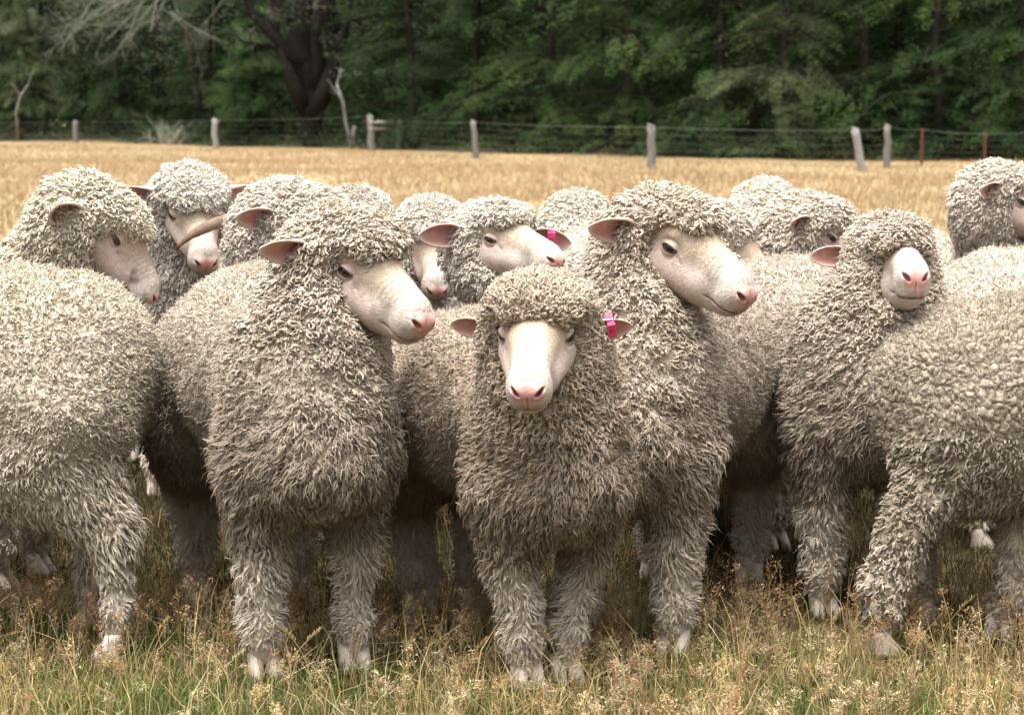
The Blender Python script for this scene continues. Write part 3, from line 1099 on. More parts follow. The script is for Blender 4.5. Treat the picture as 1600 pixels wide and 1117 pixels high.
def head_skin(P):
    Q = P.copy()
    Q[:, 1] = np.abs(Q[:, 1])
    d = ell(Q, (-0.005, 0, 0), (0.10, 0.068, 0.078))
    d = smin(d, rc(Q, (0.03, 0, 0.018), (0.162, 0, -0.002), 0.0455, 0.0355), 0.03)
    d = smin(d, rc(Q, (0.02, 0, -0.055), (0.160, 0, -0.043), 0.044, 0.0255), 0.03)
    d = smin(d, ell(Q, (0.179, 0, -0.020), (0.029, 0.0405, 0.0375)), 0.02)
    d = smin(d, rc(Q, (0.015, 0.038, -0.032), (0.105, 0.022, -0.034), 0.036, 0.026), 0.025)
    d = smin(d, sph(Q, (0.026, 0.047, 0.033), 0.022), 0.02)
    # nose pad
    d = smin(d, ell(Q, (0.195, 0.014, -0.008), (0.017, 0.018, 0.016)), 0.012)
    # folds across the bridge
    top = np.clip((P[:, 2] + 0.01) / 0.02, 0, 1) * np.clip((P[:, 0] - 0.095) / 0.02, 0, 1) * np.clip((0.165 - P[:, 0]) / 0.015, 0, 1)
    d = d + 0.00045 * top * np.sin(2 * pi * (P[:, 0] + 0.25 * P[:, 1] ** 2 / 0.05) / 0.0105)
    # eye socket, lids
    d = smax(d, -sph(Q, EYE + EYE_O * 0.010, 0.0185), 0.008)
    lid = np.abs(sph(Q, EYE, 0.0167)) - 0.0019
    q = Q - EYE.astype(np.float32)
    a, b, o = q @ EYE_A, q @ EYE_B, q @ EYE_O
    opening = np.sqrt((a / 0.0145) ** 2 + ((b + 0.0010) / 0.0068) ** 2) - 1
    opening = np.where(o > 0, opening * 0.009, 1.0)
    lid = np.maximum(lid, -opening)
    lid = np.maximum(lid, -o - 0.004)
    d = smin(d, lid, 0.005)
    # tear groove
    d = smax(d, -rc(Q, EYE + EYE_A * 0.017 + EYE_O * 0.012, EYE + np.array([0.036, -0.004, -0.020]), 0.0035, 0.0015), 0.004)
    # nostrils
    u = unit(np.array([-0.50, 0.62, 0.52]))
    w = unit(np.cross(u, np.array([1.0, 0.25, 0.1])))
    e3 = np.cross(u, w)
    d = smax(d, -ell(Q, NOS + np.array([0.001, 0.001, 0.002]), (0.0120, 0.0042, 0.013), np.stack([u, w, e3], -1)), 0.004)
    # cleft of the lip and the mouth
    cl = np.maximum(np.maximum(Q[:, 1] - 0.0012, 0.19 - P[:, 0]), np.abs(P[:, 2] + 0.031) - 0.014)
    d = smax(d, -np.maximum(cl, -d - 0.0035), 0.003)
    mz = mouth_z(P[:, 0])
    cut = np.maximum(np.maximum(np.abs(P[:, 2] - mz) - 0.0016, 0.134 - P[:, 0]), -d - 0.006)
    d = smax(d, -cut, 0.0035)
    return d


def head_colors(V, tone=0.0):
    """skin colours of the bare face; these are the animal's own markings"""
    x, y, z = V[:, 0], np.abs(V[:, 1]), V[:, 2]
    n1 = fbm(V, 28, 90)[:, None]
    cream = np.array((0.62, 0.50, 0.38))
    pink = np.array((0.70, 0.57, 0.505))
    white = np.array((0.63, 0.55, 0.485))
    t = np.clip((z + 0.012) / 0.03, 0, 1)[:, None]
    c = pink * (1 - t) + cream * t
    f = np.clip((x - 0.105) / 0.05, 0, 1)[:, None]
    c = c * (1 - f) + white * f
    c = c * (1 + 0.07 * n1 + 0.06 * fbm(V, 90, 91)[:, None])
    sm = lambda v: np.clip(v, 0, 1)[:, None]
    # pink nose
    dn = np.sqrt(((x - 0.207) / 0.026) ** 2 + (y / 0.034) ** 2 + ((z + 0.010) / 0.024) ** 2)
    w = sm((1.12 - dn) / 0.5)
    c = c * (1 - w) + w * np.array((0.62, 0.335, 0.30))
    dd = np.sqrt(((x - NOS[0]) / 0.012) ** 2 + ((y - NOS[1]) / 0.010) ** 2 + ((z - NOS[2]) / 0.010) ** 2)
    w = sm((1.05 - dd) / 0.6)
    c = c * (1 - w) + w * np.array((0.22, 0.07, 0.07))
    # lips
    dm = np.abs(z - mouth_z(x))
    w = sm((0.0065 - dm) / 0.005) * sm((x - 0.130) / 0.02)
    c = c * (1 - 0.85 * w) + 0.85 * w * np.array((0.42, 0.22, 0.18))
    w = sm((0.0030 - dm) / 0.002) * sm((x - 0.134) / 0.02)
    c = c * (1 - 0.8 * w) + 0.8 * w * np.array((0.22, 0.11, 0.085))
    # stained tip of the lip
    w = sm((x - 0.188) / 0.014) * sm((0.014 - np.abs(z + 0.041)) / 0.008) * sm((0.026 - y) / 0.01)
    c = c * (1 - 0.55 * w) + 0.55 * w * np.array((0.30, 0.16, 0.11))
    # eye surround
    q = np.stack([x, y, z], -1) - EYE
    de = np.sqrt((q ** 2).sum(-1))
    w = sm((0.032 - de) / 0.014)
    c = c * (1 - 0.55 * w) + 0.55 * w * np.array((0.60, 0.44, 0.40))
    a, b, o = q @ EYE_A, q @ EYE_B, q @ EYE_O
    rim = np.sqrt((a / 0.0145) ** 2 + ((b + 0.0010) / 0.0068) ** 2)
    w = sm((1.45 - rim) / 0.35) * sm((de - 0.012) / 0.003) * (o > 0)[:, None]
    c = c * (1 - 0.8 * w) + 0.8 * w * np.array((0.10, 0.07, 0.06))
    # yellow grease and dirt on the bridge and cheeks
    st1 = np.clip(fbm(V, 34, 95, 3) * 1.5 - 0.1, 0, 1)[:, None] * sm((x - 0.02) / 0.03) * sm((0.165 - x) / 0.03)
    c = c * (1 - 0.28 * st1) + 0.28 * st1 * np.array((0.56, 0.38, 0.20))
    st2 = np.clip(fbm(V, 55, 96, 2) * 2 - 0.55, 0, 1)[:, None]
    c = c * (1 - 0.30 * st2) + 0.30 * st2 * np.array((0.40, 0.31, 0.24))
    return np.clip(c * (1 + tone), 0, 1)


HEAD_LO, HEAD_HI = np.array([-0.13, -0.10, -0.125]), np.array([0.235, 0.10, 0.11])
HEADS = {}
for key, hh in (("fine", 0.0019), ("coarse", 0.0036)):
    g = sdf_eval(head_skin, HEAD_LO, HEAD_HI, hh)
    HEADS[key] = surface_nets(g, HEAD_LO, hh)
print("heads", [len(v[0]) for v in HEADS.values()], round(time.time() - T0, 1))


def head_prims(Q, st):
    """wool of cap, forelock and ruff in the head frame; the face stays bare"""
    Q = Q.copy()
    Q[:, 1] = np.abs(Q[:, 1])
    d = ell(Q, (-0.015, 0, 0.022), (0.088 + st['cap'] * 0.7 + st['capx'], 0.095, 0.066 + st['cap']))
    d = smin(d, ell(Q, (st['fx'], 0, st['fz']), (0.052, st['fw'], 0.036)), 0.03)
    d = smin(d, ell(Q, (-0.048 + st['cheek'], 0, -0.045), (0.078, st['ruff'], 0.112)), 0.035)
    d = smin(d, ell(Q, (-0.030 + st['cheek'], 0, -0.095), (0.078, 0.082, 0.055)), 0.035)
    d = smax(d, -sph(Q, (0.066, 0.112, 0.004), st['win']), 0.018)
    return d


BASE_STYLE = dict(fx=0.028, fz=0.060, fw=0.070, ruff=0.104, cheek=0.0, win=0.068, cap=0.0, capx=0.0, fcx=0.01,
                  wool=(0.58, 0.50, 0.40), dirt=(0.26, 0.20, 0.142), dirty=0.35,
                                    staple=0.0082, stl=1.0, body_point=0.40, body_droop=0.38, body_len=0.0125, cell=0.015, relief=0.0045, crack=0.35, curl=1.0, leg_pale=0.75)


def make_lock_geo(root, n, flow, L, w, droop, point, curl, K=5, S=4, B=3):
    """each lock is a bundle of B tapered strands that share one crimp and part at the tip"""
    N = len(root)
    t = np.linspace(0, 1, K)[None, :, None]
    s = unit(np.cross(n, flow))
    ph = rng.uniform(0, 2 * pi, (N, 1, 1))
    om = rng.uniform(3.5, 8.0, (N, 1, 1)) * rng.choice([-1, 1], (N, 1, 1))
    L3, D3, C3 = L[:, None, None], droop[:, None, None], curl[:, None, None]
    n3, f3, s3 = n[:, None], flow[:, None], s[:, None]
    lean = rng.normal(0, 0.25, (N, 1, 1)) * s3 + rng.normal(0, 0.14, (N, 1, 1)) * f3
    r3 = (root - n * 0.011)[:, None]
    path = r3 + n3 * (0.011 * np.minimum(t * 2.2, 1)) + L3 * (n3 * (t - 0.62 * D3 * t * t) + f3 * (D3 * t ** 1.35) + lean * t)
    path = path + C3 * t * (np.cos(ph + om * t) * s3 + np.sin(ph + om * t) * unit(f3 + 0.5 * n3))
    dirs = unit(np.gradient(path, axis=1))
    sa = unit(s3 - dirs * (dirs * s3).sum(-1, keepdims=True))
    sb = np.cross(dirs, sa)
    tt = np.linspace(0, 1, K)
    blunt = np.interp(tt, [0, .3, .7, .92, 1], [.80, 1.0, 1.05, .88, .30])
    sharp = np.interp(tt, [0, .3, .65, .88, 1], [.85, 1.0, .72, .36, .06])
    spread_b = np.interp(tt, [0, .3, .65, 1], [.75, .95, .95, .80])
    spread_s = np.interp(tt, [0, .3, .65, 1], [.80, .90, .70, .45])
    prof = blunt[None] * (1 - point[:, None]) + sharp[None] * point[:, None]
    sprd = spread_b[None] * (1 - point[:, None]) + spread_s[None] * point[:, None]
    an = np.arange(S) * 2 * pi / S
    ca = np.cos(an)[None, None, :, None]
    sn = np.sin(an)[None, None, :, None]
    rot0 = rng.uniform(0, 2 * pi, (N, 1))
    VS = []
    for b in range(B):
        th = rot0 + 2 * pi * b / B + 0.9 * rng.normal(0, 1, (N, 1)) * tt[None] + rng.normal(0, .3, (N, 1))
        off = (w[:, None] * sprd * (0.50 if B > 1 else 0.0))[..., None]
        cen = path + off * (np.cos(th)[..., None] * sa + np.sin(th)[..., None] * sb)
        cen = cen + dirs[:, -1:] * (L3 * t * t * rng.uniform(-0.22, 0.15, (N, 1, 1)))
        r = (prof * w[:, None] * (0.66 if B > 1 else 1.0) * rng.uniform(0.78, 1.2, (N, 1)) * rng.uniform(0.88, 1.12, (N, K)))[:, :, None, None]
        VS.append(cen[:, :, None] + r * (ca * sa[:, :, None] + sn * sb[:, :, None]))
    V = np.stack(VS, 1).reshape(-1, 3)           # N, B, K, S
    NB = N * B
    base = (np.arange(NB) * K * S)[:, None, None]
    k = np.arange(K - 1)[None, :, None] * S
    j = np.arange(S)[None, None]
    j2 = (j + 1) % S
    q = np.stack([base + k + j, base + k + j2, base + k + S + j2, base + k + S + j], -1).reshape(-1, 4)
    rnd = rng.uniform(0, 40, (NB, 1, 1))
    u0 = (j / S + 0 * k + rnd)
    u1 = ((j + 1) / S + 0 * k + rnd)
    v0 = (k / S) / (K - 1) + 0 * j + rnd * 3.7
    v1 = (k / S + 1) / (K - 1) + 0 * j + rnd * 3.7
    uv = np.stack([np.stack([u0, v0], -1), np.stack([u1, v0], -1), np.stack([u1, v1], -1), np.stack([u0, v1], -1)], -2)
    return V, q, uv.reshape(-1, 2), np.repeat(np.linspace(0, 1, K)[None], N, 0)


def ear_mesh(side, tone, folded=False):
    """cupped leaf shaped ear: x outward along the ear, z up, opening towards +y (forward)"""
    nu, nv = 15, 13
    u = np.linspace(0, 1, nu)[:, None]
    v = np.linspace(-1, 1, nv)[None]
    Ln = 0.104
    wid = 0.0255 * np.interp(u, [0, .12, .35, .62, .82, .94, 1], [.62, .82, 1.0, .96, .70, .36, .05])
    cup = np.interp(u, [0, .2, .5, .8, 1], [2.35, 1.9, 1.35, 1.0, .6])
    ang = v * cup
    x = Ln * u + 0 * v
    z = wid * np.sin(ang) * np.where(cup < 1.5, 1 / np.maximum(np.sin(np.minimum(cup, 1.5)), 0.45), 1.0) * 1.08 - 0.012 * u ** 1.6
    y = -wid * (np.cos(ang) - np.cos(cup)) * 0.85 - 0.010 * u ** 2
    if folded:
        x = x * 0.55
    P = np.stack([x, y, z], -1)
    du = np.gradient(P, axis=0)
    dv = np.gradient(P, axis=1)
    nn = unit(np.cross(du, dv))
    th = 0.0016 + 0.0016 * np.exp(-u * 3)
    A = P + nn * th[..., None]
    B = P - nn * th[..., None]
    V = np.concatenate([A.reshape(-1, 3), B.reshape(-1, 3)])
    M = nu * nv
    i = (np.arange(nu - 1)[:, None] * nv + np.arange(nv - 1)[None]).ravel()
    q = [np.stack([i, i + 1, i + nv + 1, i + nv], -1), np.stack([i, i + nv, i + nv + 1, i + 1], -1) + M]
    r = np.arange(nu - 1) * nv
    q.append(np.stack([r, r + nv, r + nv + M, r + M], -1))
    r = r + nv - 1
    q.append(np.stack([r, r + M, r + nv + M, r + nv], -1))
    r = (nu - 1) * nv + np.arange(nv - 1)
    q.append(np.stack([r, r + 1, r + 1 + M, r + M], -1))
    inner = np.where((A - P)[..., 1].mean() > 0, 0, 1)
    uu, vv = (u + 0 * v).ravel(), (0 * u + v).ravel()
    nz = fbm(P.reshape(-1, 3), 60, 5)
    pink = np.array((0.56, 0.30, 0.25))
    pale = np.array((0.58, 0.45, 0.38))
    edge = np.clip((np.abs(vv) - 0.62) / 0.34, 0, 1)[:, None]
    edge = np.maximum(edge, np.clip((uu - 0.80) / 0.2, 0, 1)[:, None])
    ci = (pink * (1 + 0.22 * nz[:, None])) * (1 - edge) + pale * edge
    ci = ci * (0.72 + 0.28 * np.clip(uu / 0.4, 0, 1))[:, None]
    co = np.broadcast_to(np.array((0.52, 0.43, 0.365)), (M, 3)) * (1 + 0.08 * nz[:, None])
    c = np.concatenate([ci, co] if inner == 0 else [co, ci]) * (1 + tone)
    return make_mesh("ear", V, np.concatenate(q), M_EAR, np.clip(c, 0, 1))


def eye_mesh():
    nu, nv = 20, 14
    th = np.linspace(0, pi, nv)[:, None]
    ph = np.linspace(0, 2 * pi, nu, endpoint=False)[None]
    o, a, b = np.cos(th) + 0 * ph, np.sin(th) * np.cos(ph), np.sin(th) * np.sin(ph)
    r = EYE_R * (1 + 0.05 * np.clip((o - 0.75) / 0.25, 0, 1))
    V = np.stack([a * r, b * r, o * r], -1).reshape(-1, 3)
    i = (np.arange(nv - 1)[:, None] * nu + np.arange(nu)[None])
    i2 = (np.arange(nv - 1)[:, None] * nu + (np.arange(nu)[None] + 1) % nu)
    q = np.stack([i, i + nu, i2 + nu, i2], -1).reshape(-1, 4)
    rr = np.sqrt(a ** 2 + b ** 2).ravel()
    fr = (o.ravel() > 0)
    c = np.broadcast_to(np.array((0.35, 0.29, 0.24)), (len(V), 3)).copy()
    c[(rr < 0.80) & fr] = (0.16, 0.10, 0.045)
    c[(rr < 0.78) & (rr > 0.62) & fr] = (0.05, 0.03, 0.02)
    pup = (np.abs(b.ravel()) < 0.26) & (np.abs(a.ravel()) < 0.56) & fr
    c[pup] = (0.006, 0.005, 0.006)
    return make_mesh("eye", V, q, M_EYE, c)


EYE_ME = eye_mesh()


def hoof_mesh(fwd, tone):
    """cloven hoof: two tapered toes side by side, plus the short haired pastern above"""
    f = unit(np.array([fwd[0], fwd[1], 0]))
    l = np.array([-f[1], f[0], 0])
    mb = MB()
    for s in (-1, 1):
        n = 8
        rings = [(0.000, 0.033, 0.0155, 0.002), (0.012, 0.030, 0.0160, 0.001), (0.028, 0.024, 0.0165, -0.004), (0.044, 0.019, 0.0165, -0.010), (0.056, 0.017, 0.015, -0.013)]
        V = []
        for z, a, b, off in rings:
            for k in range(10):
                an = 2 * pi * k / 10
                px = a * cos(an) * (1.25 if cos(an) > 0 else 0.8) + off + 0.008
                py = b * sin(an) + s * 0.0170 * (1 + 0.25 * (1 - z / 0.056) * max(cos(an), 0))
                V.append(f * px + l * py + np.array([0, 0, z]))
        V = np.array(V)
        q = [(r * 10 + k, r * 10 + (k + 1) % 10, (r + 1) * 10 + (k + 1) % 10, (r + 1) * 10 + k) for r in range(4) for k in range(10)]
        c0, c1 = np.array((0.42, 0.35, 0.28)), np.array((0.60, 0.52, 0.44))
        c = np.concatenate([np.tile(c0 + (c1 - c0) * min(i / 3, 1), (10, 1)) for i in range(5)]) * tone
        V = np.concatenate([V, [V[:10].mean(0)], [V[40:].mean(0)]])
        tr = [(50, (k + 1) % 10, k) for k in range(10)] + [(51, 40 + k, 40 + (k + 1) % 10) for k in range(10)]
        mb.add(V, q, tr, np.concatenate([c, c[:1], c[-1:]]))
    return mb.mesh("hoof", M_HOOF)


def head_matrix(psi, th, roll):
    p, t, r = radians(psi), radians(th), radians(roll)
    X = np.array([sin(p) * cos(t), -cos(p) * cos(t), -sin(t)])
    Z = np.array([sin(p) * sin(t), -cos(p) * sin(t), cos(t)])
    Y = np.cross(Z, X)
    Y2 = Y * cos(r) + Z * sin(r)
    Z2 = Z * cos(r) - Y * sin(r)
    return np.stack([X, Y2, Z2], -1)        # columns are the axes


def solve_head(a1, px1, d, a2, px2, sc, psi_rng, roll=0.0, th_rng=(-10, 80)):
    """yaw and pitch of the head from two of its landmarks seen in the photograph"""
    w1 = UNP(px1[0], px1[1], d)
    best = None
    for psi in np.linspace(psi_rng[0], psi_rng[1], 61):
        for th in np.linspace(th_rng[0], th_rng[1], 61):
            R = head_matrix(psi, th, roll)
            p = w1 + R @ ((a2 - a1) * sc)
            yy, zz = p[1], p[2] - CAM_H
            depth = yy * cos(PITCH) - zz * sin(PITCH)
            u = IMG_W / 2 + FPX * p[0] / depth
            v = IMG_H / 2 - FPX * (zz * cos(PITCH) + yy * sin(PITCH)) / depth
            e = (u - px2[0]) ** 2 + (v - px2[1]) ** 2
            if best is None or e < best[0]:
                best = (e, psi, th)
    R = head_matrix(best[1], best[2], roll)
    return best[1], best[2], w1 - R @ (a1 * sc), best[0] ** 0.5


CAMP = np.array([0, 0, CAM_H])


def sum_at(n, Q, X):
    out = np.zeros((n, X.shape[1]))
    for c in range(4):
        for j in range(X.shape[1]):
            out[:, j] += np.bincount(Q[:, c], weights=X[:, j], minlength=n)
    return out


def voronoi8(P, freq, seed=0):
    """voronoi over the eight nearest lattice cells"""
    Q = np.asarray(P, dtype=np.float64) * freq
    i0 = np.floor(Q - 0.5).astype(np.int64)
    b1 = np.full(len(Q), 1e9)
    b2 = np.full(len(Q), 1e9)
    c1 = np.zeros_like(Q)
    id1 = np.zeros(len(Q))
    for dx in (0, 1):
        for dy in (0, 1):
            for dz in (0, 1):
                i = i0 + np.array([dx, dy, dz])
                p = i + 0.12 + 0.76 * np.stack([hash3(i, seed), hash3(i, seed + 1), hash3(i, seed + 2)], -1)
                d = ((p - Q) ** 2).sum(-1)
                m = d < b1
                b2 = np.where(m, b1, np.minimum(b2, d))
                b1 = np.where(m, d, b1)
                c1[m] = p[m]
                id1[m] = hash3(i[m], seed + 5)
    return c1 / freq, id1, (np.sqrt(b2) - np.sqrt(b1)) / freq


SHELLS = []


def unseen(bvh, P):
    """points that no viewpoint near the camera can see: other animals stand in between (they get fewer, larger locks)"""
    from mathutils import Vector
    d = P[:, 1] * cos(PITCH) - (P[:, 2] - CAM_H) * sin(PITCH)
    u = IMG_W / 2 + FPX * P[:, 0] / d
    out = np.ones(len(P), dtype=bool)
    out_frame = (u < -260) | (u > IMG_W + 260)
    for cx in (0.0, -0.7, 0.7):
        c = Vector((cx, 0, CAM_H + (0.1 if cx else 0)))
        for i in np.nonzero(out & ~out_frame)[0]:
            q = Vector(P[i])
            r = q - c
            L = r.length
            h = bvh.ray_cast(c, r / L, L)
            if h[0] is None or h[3] > L - 0.045:
                out[i] = False
    return out


def make_sheep(sp):
    st = dict(BASE_STYLE)
    st.update(sp.get('style', {}))
    s = sp.get('s', 1.0)
    front = sp.get('front', False)
    yaw = radians(sp['yaw'])
    F = np.array([sin(yaw), -cos(yaw), 0.0])
    Lf = np.array([cos(yaw), sin(yaw), 0.0])          # the animal's left
    U = np.array([0, 0, 1.0])
    if 'fore' in sp:
        fp = UNP(sp['fore'][0], 700, sp['fore'][1])
        o = np.array([fp[0], sp['fore'][1], 0]) - F * 0.30 * s
    else:
        hp = UNP(sp['hind'][0], 700, sp['hind'][1])
        o = np.array([hp[0], sp['hind'][1], 0]) + F * 0.40 * s
    B = lambda x, y, z: (F * x + Lf * y + U * z) * s     # local (origin o)
    # head
    hs = s * sp.get('hs', 1.0)
    hv3s = hs * np.array(sp.get('hx', (1.0, 1.0, 1.0)))
    if 'head' in sp:
        h = sp['head']
        if len(h) == 8:
            a1, p1, d, a2, p2, pr, roll, _ = h
            psi, th, ho, err = solve_head(np.asarray(a1), p1, d, np.asarray(a2), p2, hv3s, pr, roll)
            print("   head", sp['id'], "yaw %.0f pitch %.0f err %.1f" % (psi, th, err))
            R = head_matrix(psi, th, roll)
        else:
            a1, p1, d, psi, th, roll = h
            R = head_matrix(psi, th, roll)
            ho = UNP(p1[0], p1[1], d) - R @ (np.asarray(a1) * hv3s)
        H = ho - o
    else:
        R = head_matrix(sp['yaw'], 35, 0)
        H = B(0.66, 0, 0.86)
    R32 = R.astype(np.float32)
    toh = lambda P: ((P - H.astype(np.float32)) @ R32) / hv3s.astype(np.float32)
    fromh = lambda p: H + R @ (np.asarray(p) * hv3s)
    fat = sp.get('fat', 1.0)
    top = sp.get('top', 1.0)

    legs = {}
    for nm, sx, sy in (("FL", 1, 1), ("FR", 1, -1), ("HL", -1, 1), ("HR", -1, -1)):
        dx, dy = sp.get(nm, (0, 0))
        if sx > 0:
            legs[nm] = [B(.30, .10 * sy, .44), B(.31 + .25 * dx, .098 * sy + sp.get('step', .3) * dy, .29), B(.305 + .8 * dx, .095 * sy + .85 * dy, .115), B(.305 + dx, .095 * sy + dy, .050)]
            rad = [.088, .044, .033, .025]
        else:
            legs[nm] = [B(-.335 + .45 * dx, .115 * sy, .44), B(-.455 + .6 * dx, .125 * sy + .5 * dy, .275), B(-.435 + .9 * dx, .12 * sy + .9 * dy, .11), B(-.42 + dx, .12 * sy + dy, .050)]
            rad = [.120, .046, .033, .025]
        legs[nm] = (legs[nm], [r * s for r in rad])

    nape = fromh((-0.070, 0, -0.040))
    thr = fromh((-0.035, 0, -0.10))
    nb, nc = B(.30, 0, .60 * top), B(.42, 0, .47)
    nmid = (nb + nape) / 2 + B(.03, 0, -0.01)
    tmid = (nc + thr) / 2 + B(-.01, 0, 0)
    tscale = sp.get('neck', 1.0)

    def torso(P):
        d = rc(P, B(-.38, 0, .565 * top), B(-.05, 0, .575 * top), .192 * s * fat, .213 * s * fat)
        d = smin(d, rc(P, B(-.05, 0, .575 * top), B(.28, 0, .595 * top), .213 * s * fat, .150 * s), .06 * s)
        Rb = np.stack([F, Lf, U], -1)
        d = smin(d, ell(P, B(.32, 0, .535), np.array((.155, .118, .185)) * s, Rb), .08 * s)
        d = smin(d, sph(P, B(.36, 0, .45), .085 * s), .08 * s)
        for y in (-1, 1):
            d = smin(d, rc(P, B(-.37, .095 * y, .52), B(-.33, .12 * y, .40), .165 * s, .100 * s), .07 * s)
        return d

    def neck(P):
        d = rc(P, nb, nmid, .150 * s, .135 * s * tscale)
        d = smin(d, rc(P, nmid, nape, .135 * s * tscale, .088 * hs), .05)
        d = smin(d, rc(P, nc, tmid, .110 * s, .100 * s * tscale), .05)
        d = smin(d, rc(P, tmid, thr, .100 * s * tscale, .068 * hs), .05)
        return d

    def legd(P):
        d = None
        for pts, rad in legs.values():
            for i in range(3):
                e = rc(P, pts[i], pts[i + 1], rad[i], rad[i + 1])
                d = e if d is None else smin(d, e, .025)
        return d

    headd = lambda P: head_prims(toh(P), st) * hs

    def wool(P):
        d = smin(smin(torso(P), legd(P), .09 * s), neck(P), .09 * s)
        q = toh(P)
        d = d + (0.012 * fbm(P, 6.0, 71, 2) + 0.007 * vnoise(P * np.array([1, 1, 0.6], dtype=np.float32), 21, 72)).astype(np.float32)
        hd = smin(d, headd(P) + (0.006 * vnoise(P, 24, 73)).astype(np.float32), .05)
        # keep the bare face free of neck wool
        cx = np.maximum(q[:, 0] - 0.02, 0)
        face = ell(q, (st['fcx'] + 0.135, 0, -0.02), (0.135, 0.078, 0.085)) * hs
        return smax(hd, -face, 0.02)

    allp = np.concatenate([B(-.62, -.28, 0)[None], B(-.62, .28, .85)[None], B(.55, -.28, 0)[None], B(.55, .28, .8)[None],
                           np.array([H - .24, H + .24]), np.concatenate([np.array(p) - .05 for p, r in legs.values()]), np.concatenate([np.array(p) + .05 for p, r in legs.values()])])
    lo, hi = allp.min(0) - .03, allp.max(0) + .03
    lo[2] = 0.005
    hi[2] = max(hi[2], 0.9 * s)
    hg = 0.0125 if front else 0.017
    f = sdf_eval(wool, lo, hi, hg)
    V, Q = surface_nets(f, lo, hg)
    Nn = grad_at(f, lo, hg, V)

    # ---- body mesh: under wool + bare head in one mesh
    hv, hq = HEADS["fine" if front or sp.get('fine') else "coarse"]
    hc = head_colors(hv, sp.get('tone', 0.0))
    for (mx, my, mz, mr, mcol) in sp.get('marks', ()):
        dd = np.sqrt((hv[:, 0] - mx) ** 2 + (hv[:, 1] - my) ** 2 + (hv[:, 2] - mz) ** 2) + 0.7 * mr * fbm(hv * np.array([0.7, 1, 1.5]), 90, 7)
        w = np.clip((mr - dd) / (0.4 * mr), 0, 1)[:, None]
        hc = hc * (1 - w) + w * np.array(mcol)
    hw = H + (hv * hv3s) @ R.T
    woolc = np.asarray(st['wool'], dtype=np.float64)
    bc = np.tile(woolc * 0.8, (len(V), 1))
    low = np.clip((0.16 - V[:, 2]) / 0.08, 0, 1)[:, None]
    bc = bc * (1 - low) + low * np.array((0.55, 0.47, 0.39)) * (0.75 + 0.25 * sp.get('legtone', 1.0))
    inset = 0.009 * np.clip((V[:, 2] - 0.075) / 0.05, 0, 1)
    Vin = V - Nn * inset[:, None]
    verts = np.concatenate([Vin, hw])
    quads = np.concatenate([Q, hq + len(V)])
    midx = np.concatenate([np.zeros(len(Q), int), np.ones(len(hq), int)])
    allc = np.concatenate([np.clip(bc, 0, 1), hc])
    htri = None
    if front or sp.get('fine'):
        NH = 30000
        fq4 = hv[hq]
        hn = np.cross(fq4[:, 2] - fq4[:, 0], fq4[:, 3] - fq4[:, 1])
        ha = np.linalg.norm(hn, axis=1)
        hn = hn / (ha[:, None] + 1e-12)
        cen = fq4.mean(1)
        ay = np.abs(cen[:, 1])
        de = np.linalg.norm(np.stack([cen[:, 0], ay, cen[:, 2]], -1) - (EYE + EYE_O * .012), axis=1)
        dnose = np.sqrt(((cen[:, 0] - 0.210) / 0.026) ** 2 + (cen[:, 1] / 0.034) ** 2 + ((cen[:, 2] + 0.010) / 0.024) ** 2)
        wgt_h = ha * (cen[:, 0] > 0.0) * (de > 0.021) * (dnose > 1.0) * (np.abs(cen[:, 2] - mouth_z(cen[:, 0])) + 0.02 * (cen[:, 0] < 0.125) > 0.003)
        pk = rng.choice(len(hq), NH, p=wgt_h / wgt_h.sum())
        aa, bb = rng.uniform(0, 1, (2, NH, 1))
        f4 = fq4[pk]
        hp = (f4[:, 0] * (1 - aa) + f4[:, 1] * aa) * (1 - bb) + (f4[:, 3] * (1 - aa) + f4[:, 2] * aa) * bb
        nh = hn[pk]
        fl_h = np.array([-1.0, 0, -0.25]) + rng.normal(0, 0.28, (NH, 3))
        fl_h = unit(fl_h - nh * (fl_h * nh).sum(-1, keepdims=True))
        ln_h = rng.uniform(0.004, 0.008, NH)[:, None]
        sd_h = np.cross(nh, fl_h) * rng.uniform(0.0003, 0.0006, NH)[:, None]
        tp_h = hp + fl_h * ln_h + nh * ln_h * rng.uniform(0.05, 0.35, NH)[:, None]
        hv3 = np.stack([hp - sd_h, hp + sd_h, tp_h], 1).reshape(-1, 3)
        hcol = hc[hq[pk][:, 0]] * rng.uniform(0.72, 1.22, (NH, 1))
        allc = np.concatenate([allc, np.repeat(np.clip(hcol, 0, 1), 3, axis=0)])
        htri = np.arange(NH * 3).reshape(-1, 3) + len(verts)
        verts = np.concatenate([verts, H + (hv3 * hv3s) @ R.T])
        midx = np.concatenate([midx, np.ones(NH, int)])
    me = make_mesh("sheep", verts, quads, None, allc, tris=htri, mats=[M_UNDER, M_SKIN], mat_idx=midx)
    root = link("sheep", me, o, None, sp['label'], "sheep", "merino sheep of the flock")

    # ---- eyes, ears, hooves
    from mathutils import Matrix
    for sy in sp.get('eyes', (1, -1)):
        e = link("eye", EYE_ME, (0, 0, 0), root)
        m = np.array([1, sy, 1])
        A, Bv, O = R @ (EYE_A * m), R @ (EYE_B * m), R @ (EYE_O * m)
        p = fromh(EYE * m)
        M = Matrix([[*(np.array([A[i], Bv[i], O[i]]) * hs), p[i]] for i in range(3)] + [[0, 0, 0, 1]])
        e.matrix_local = M
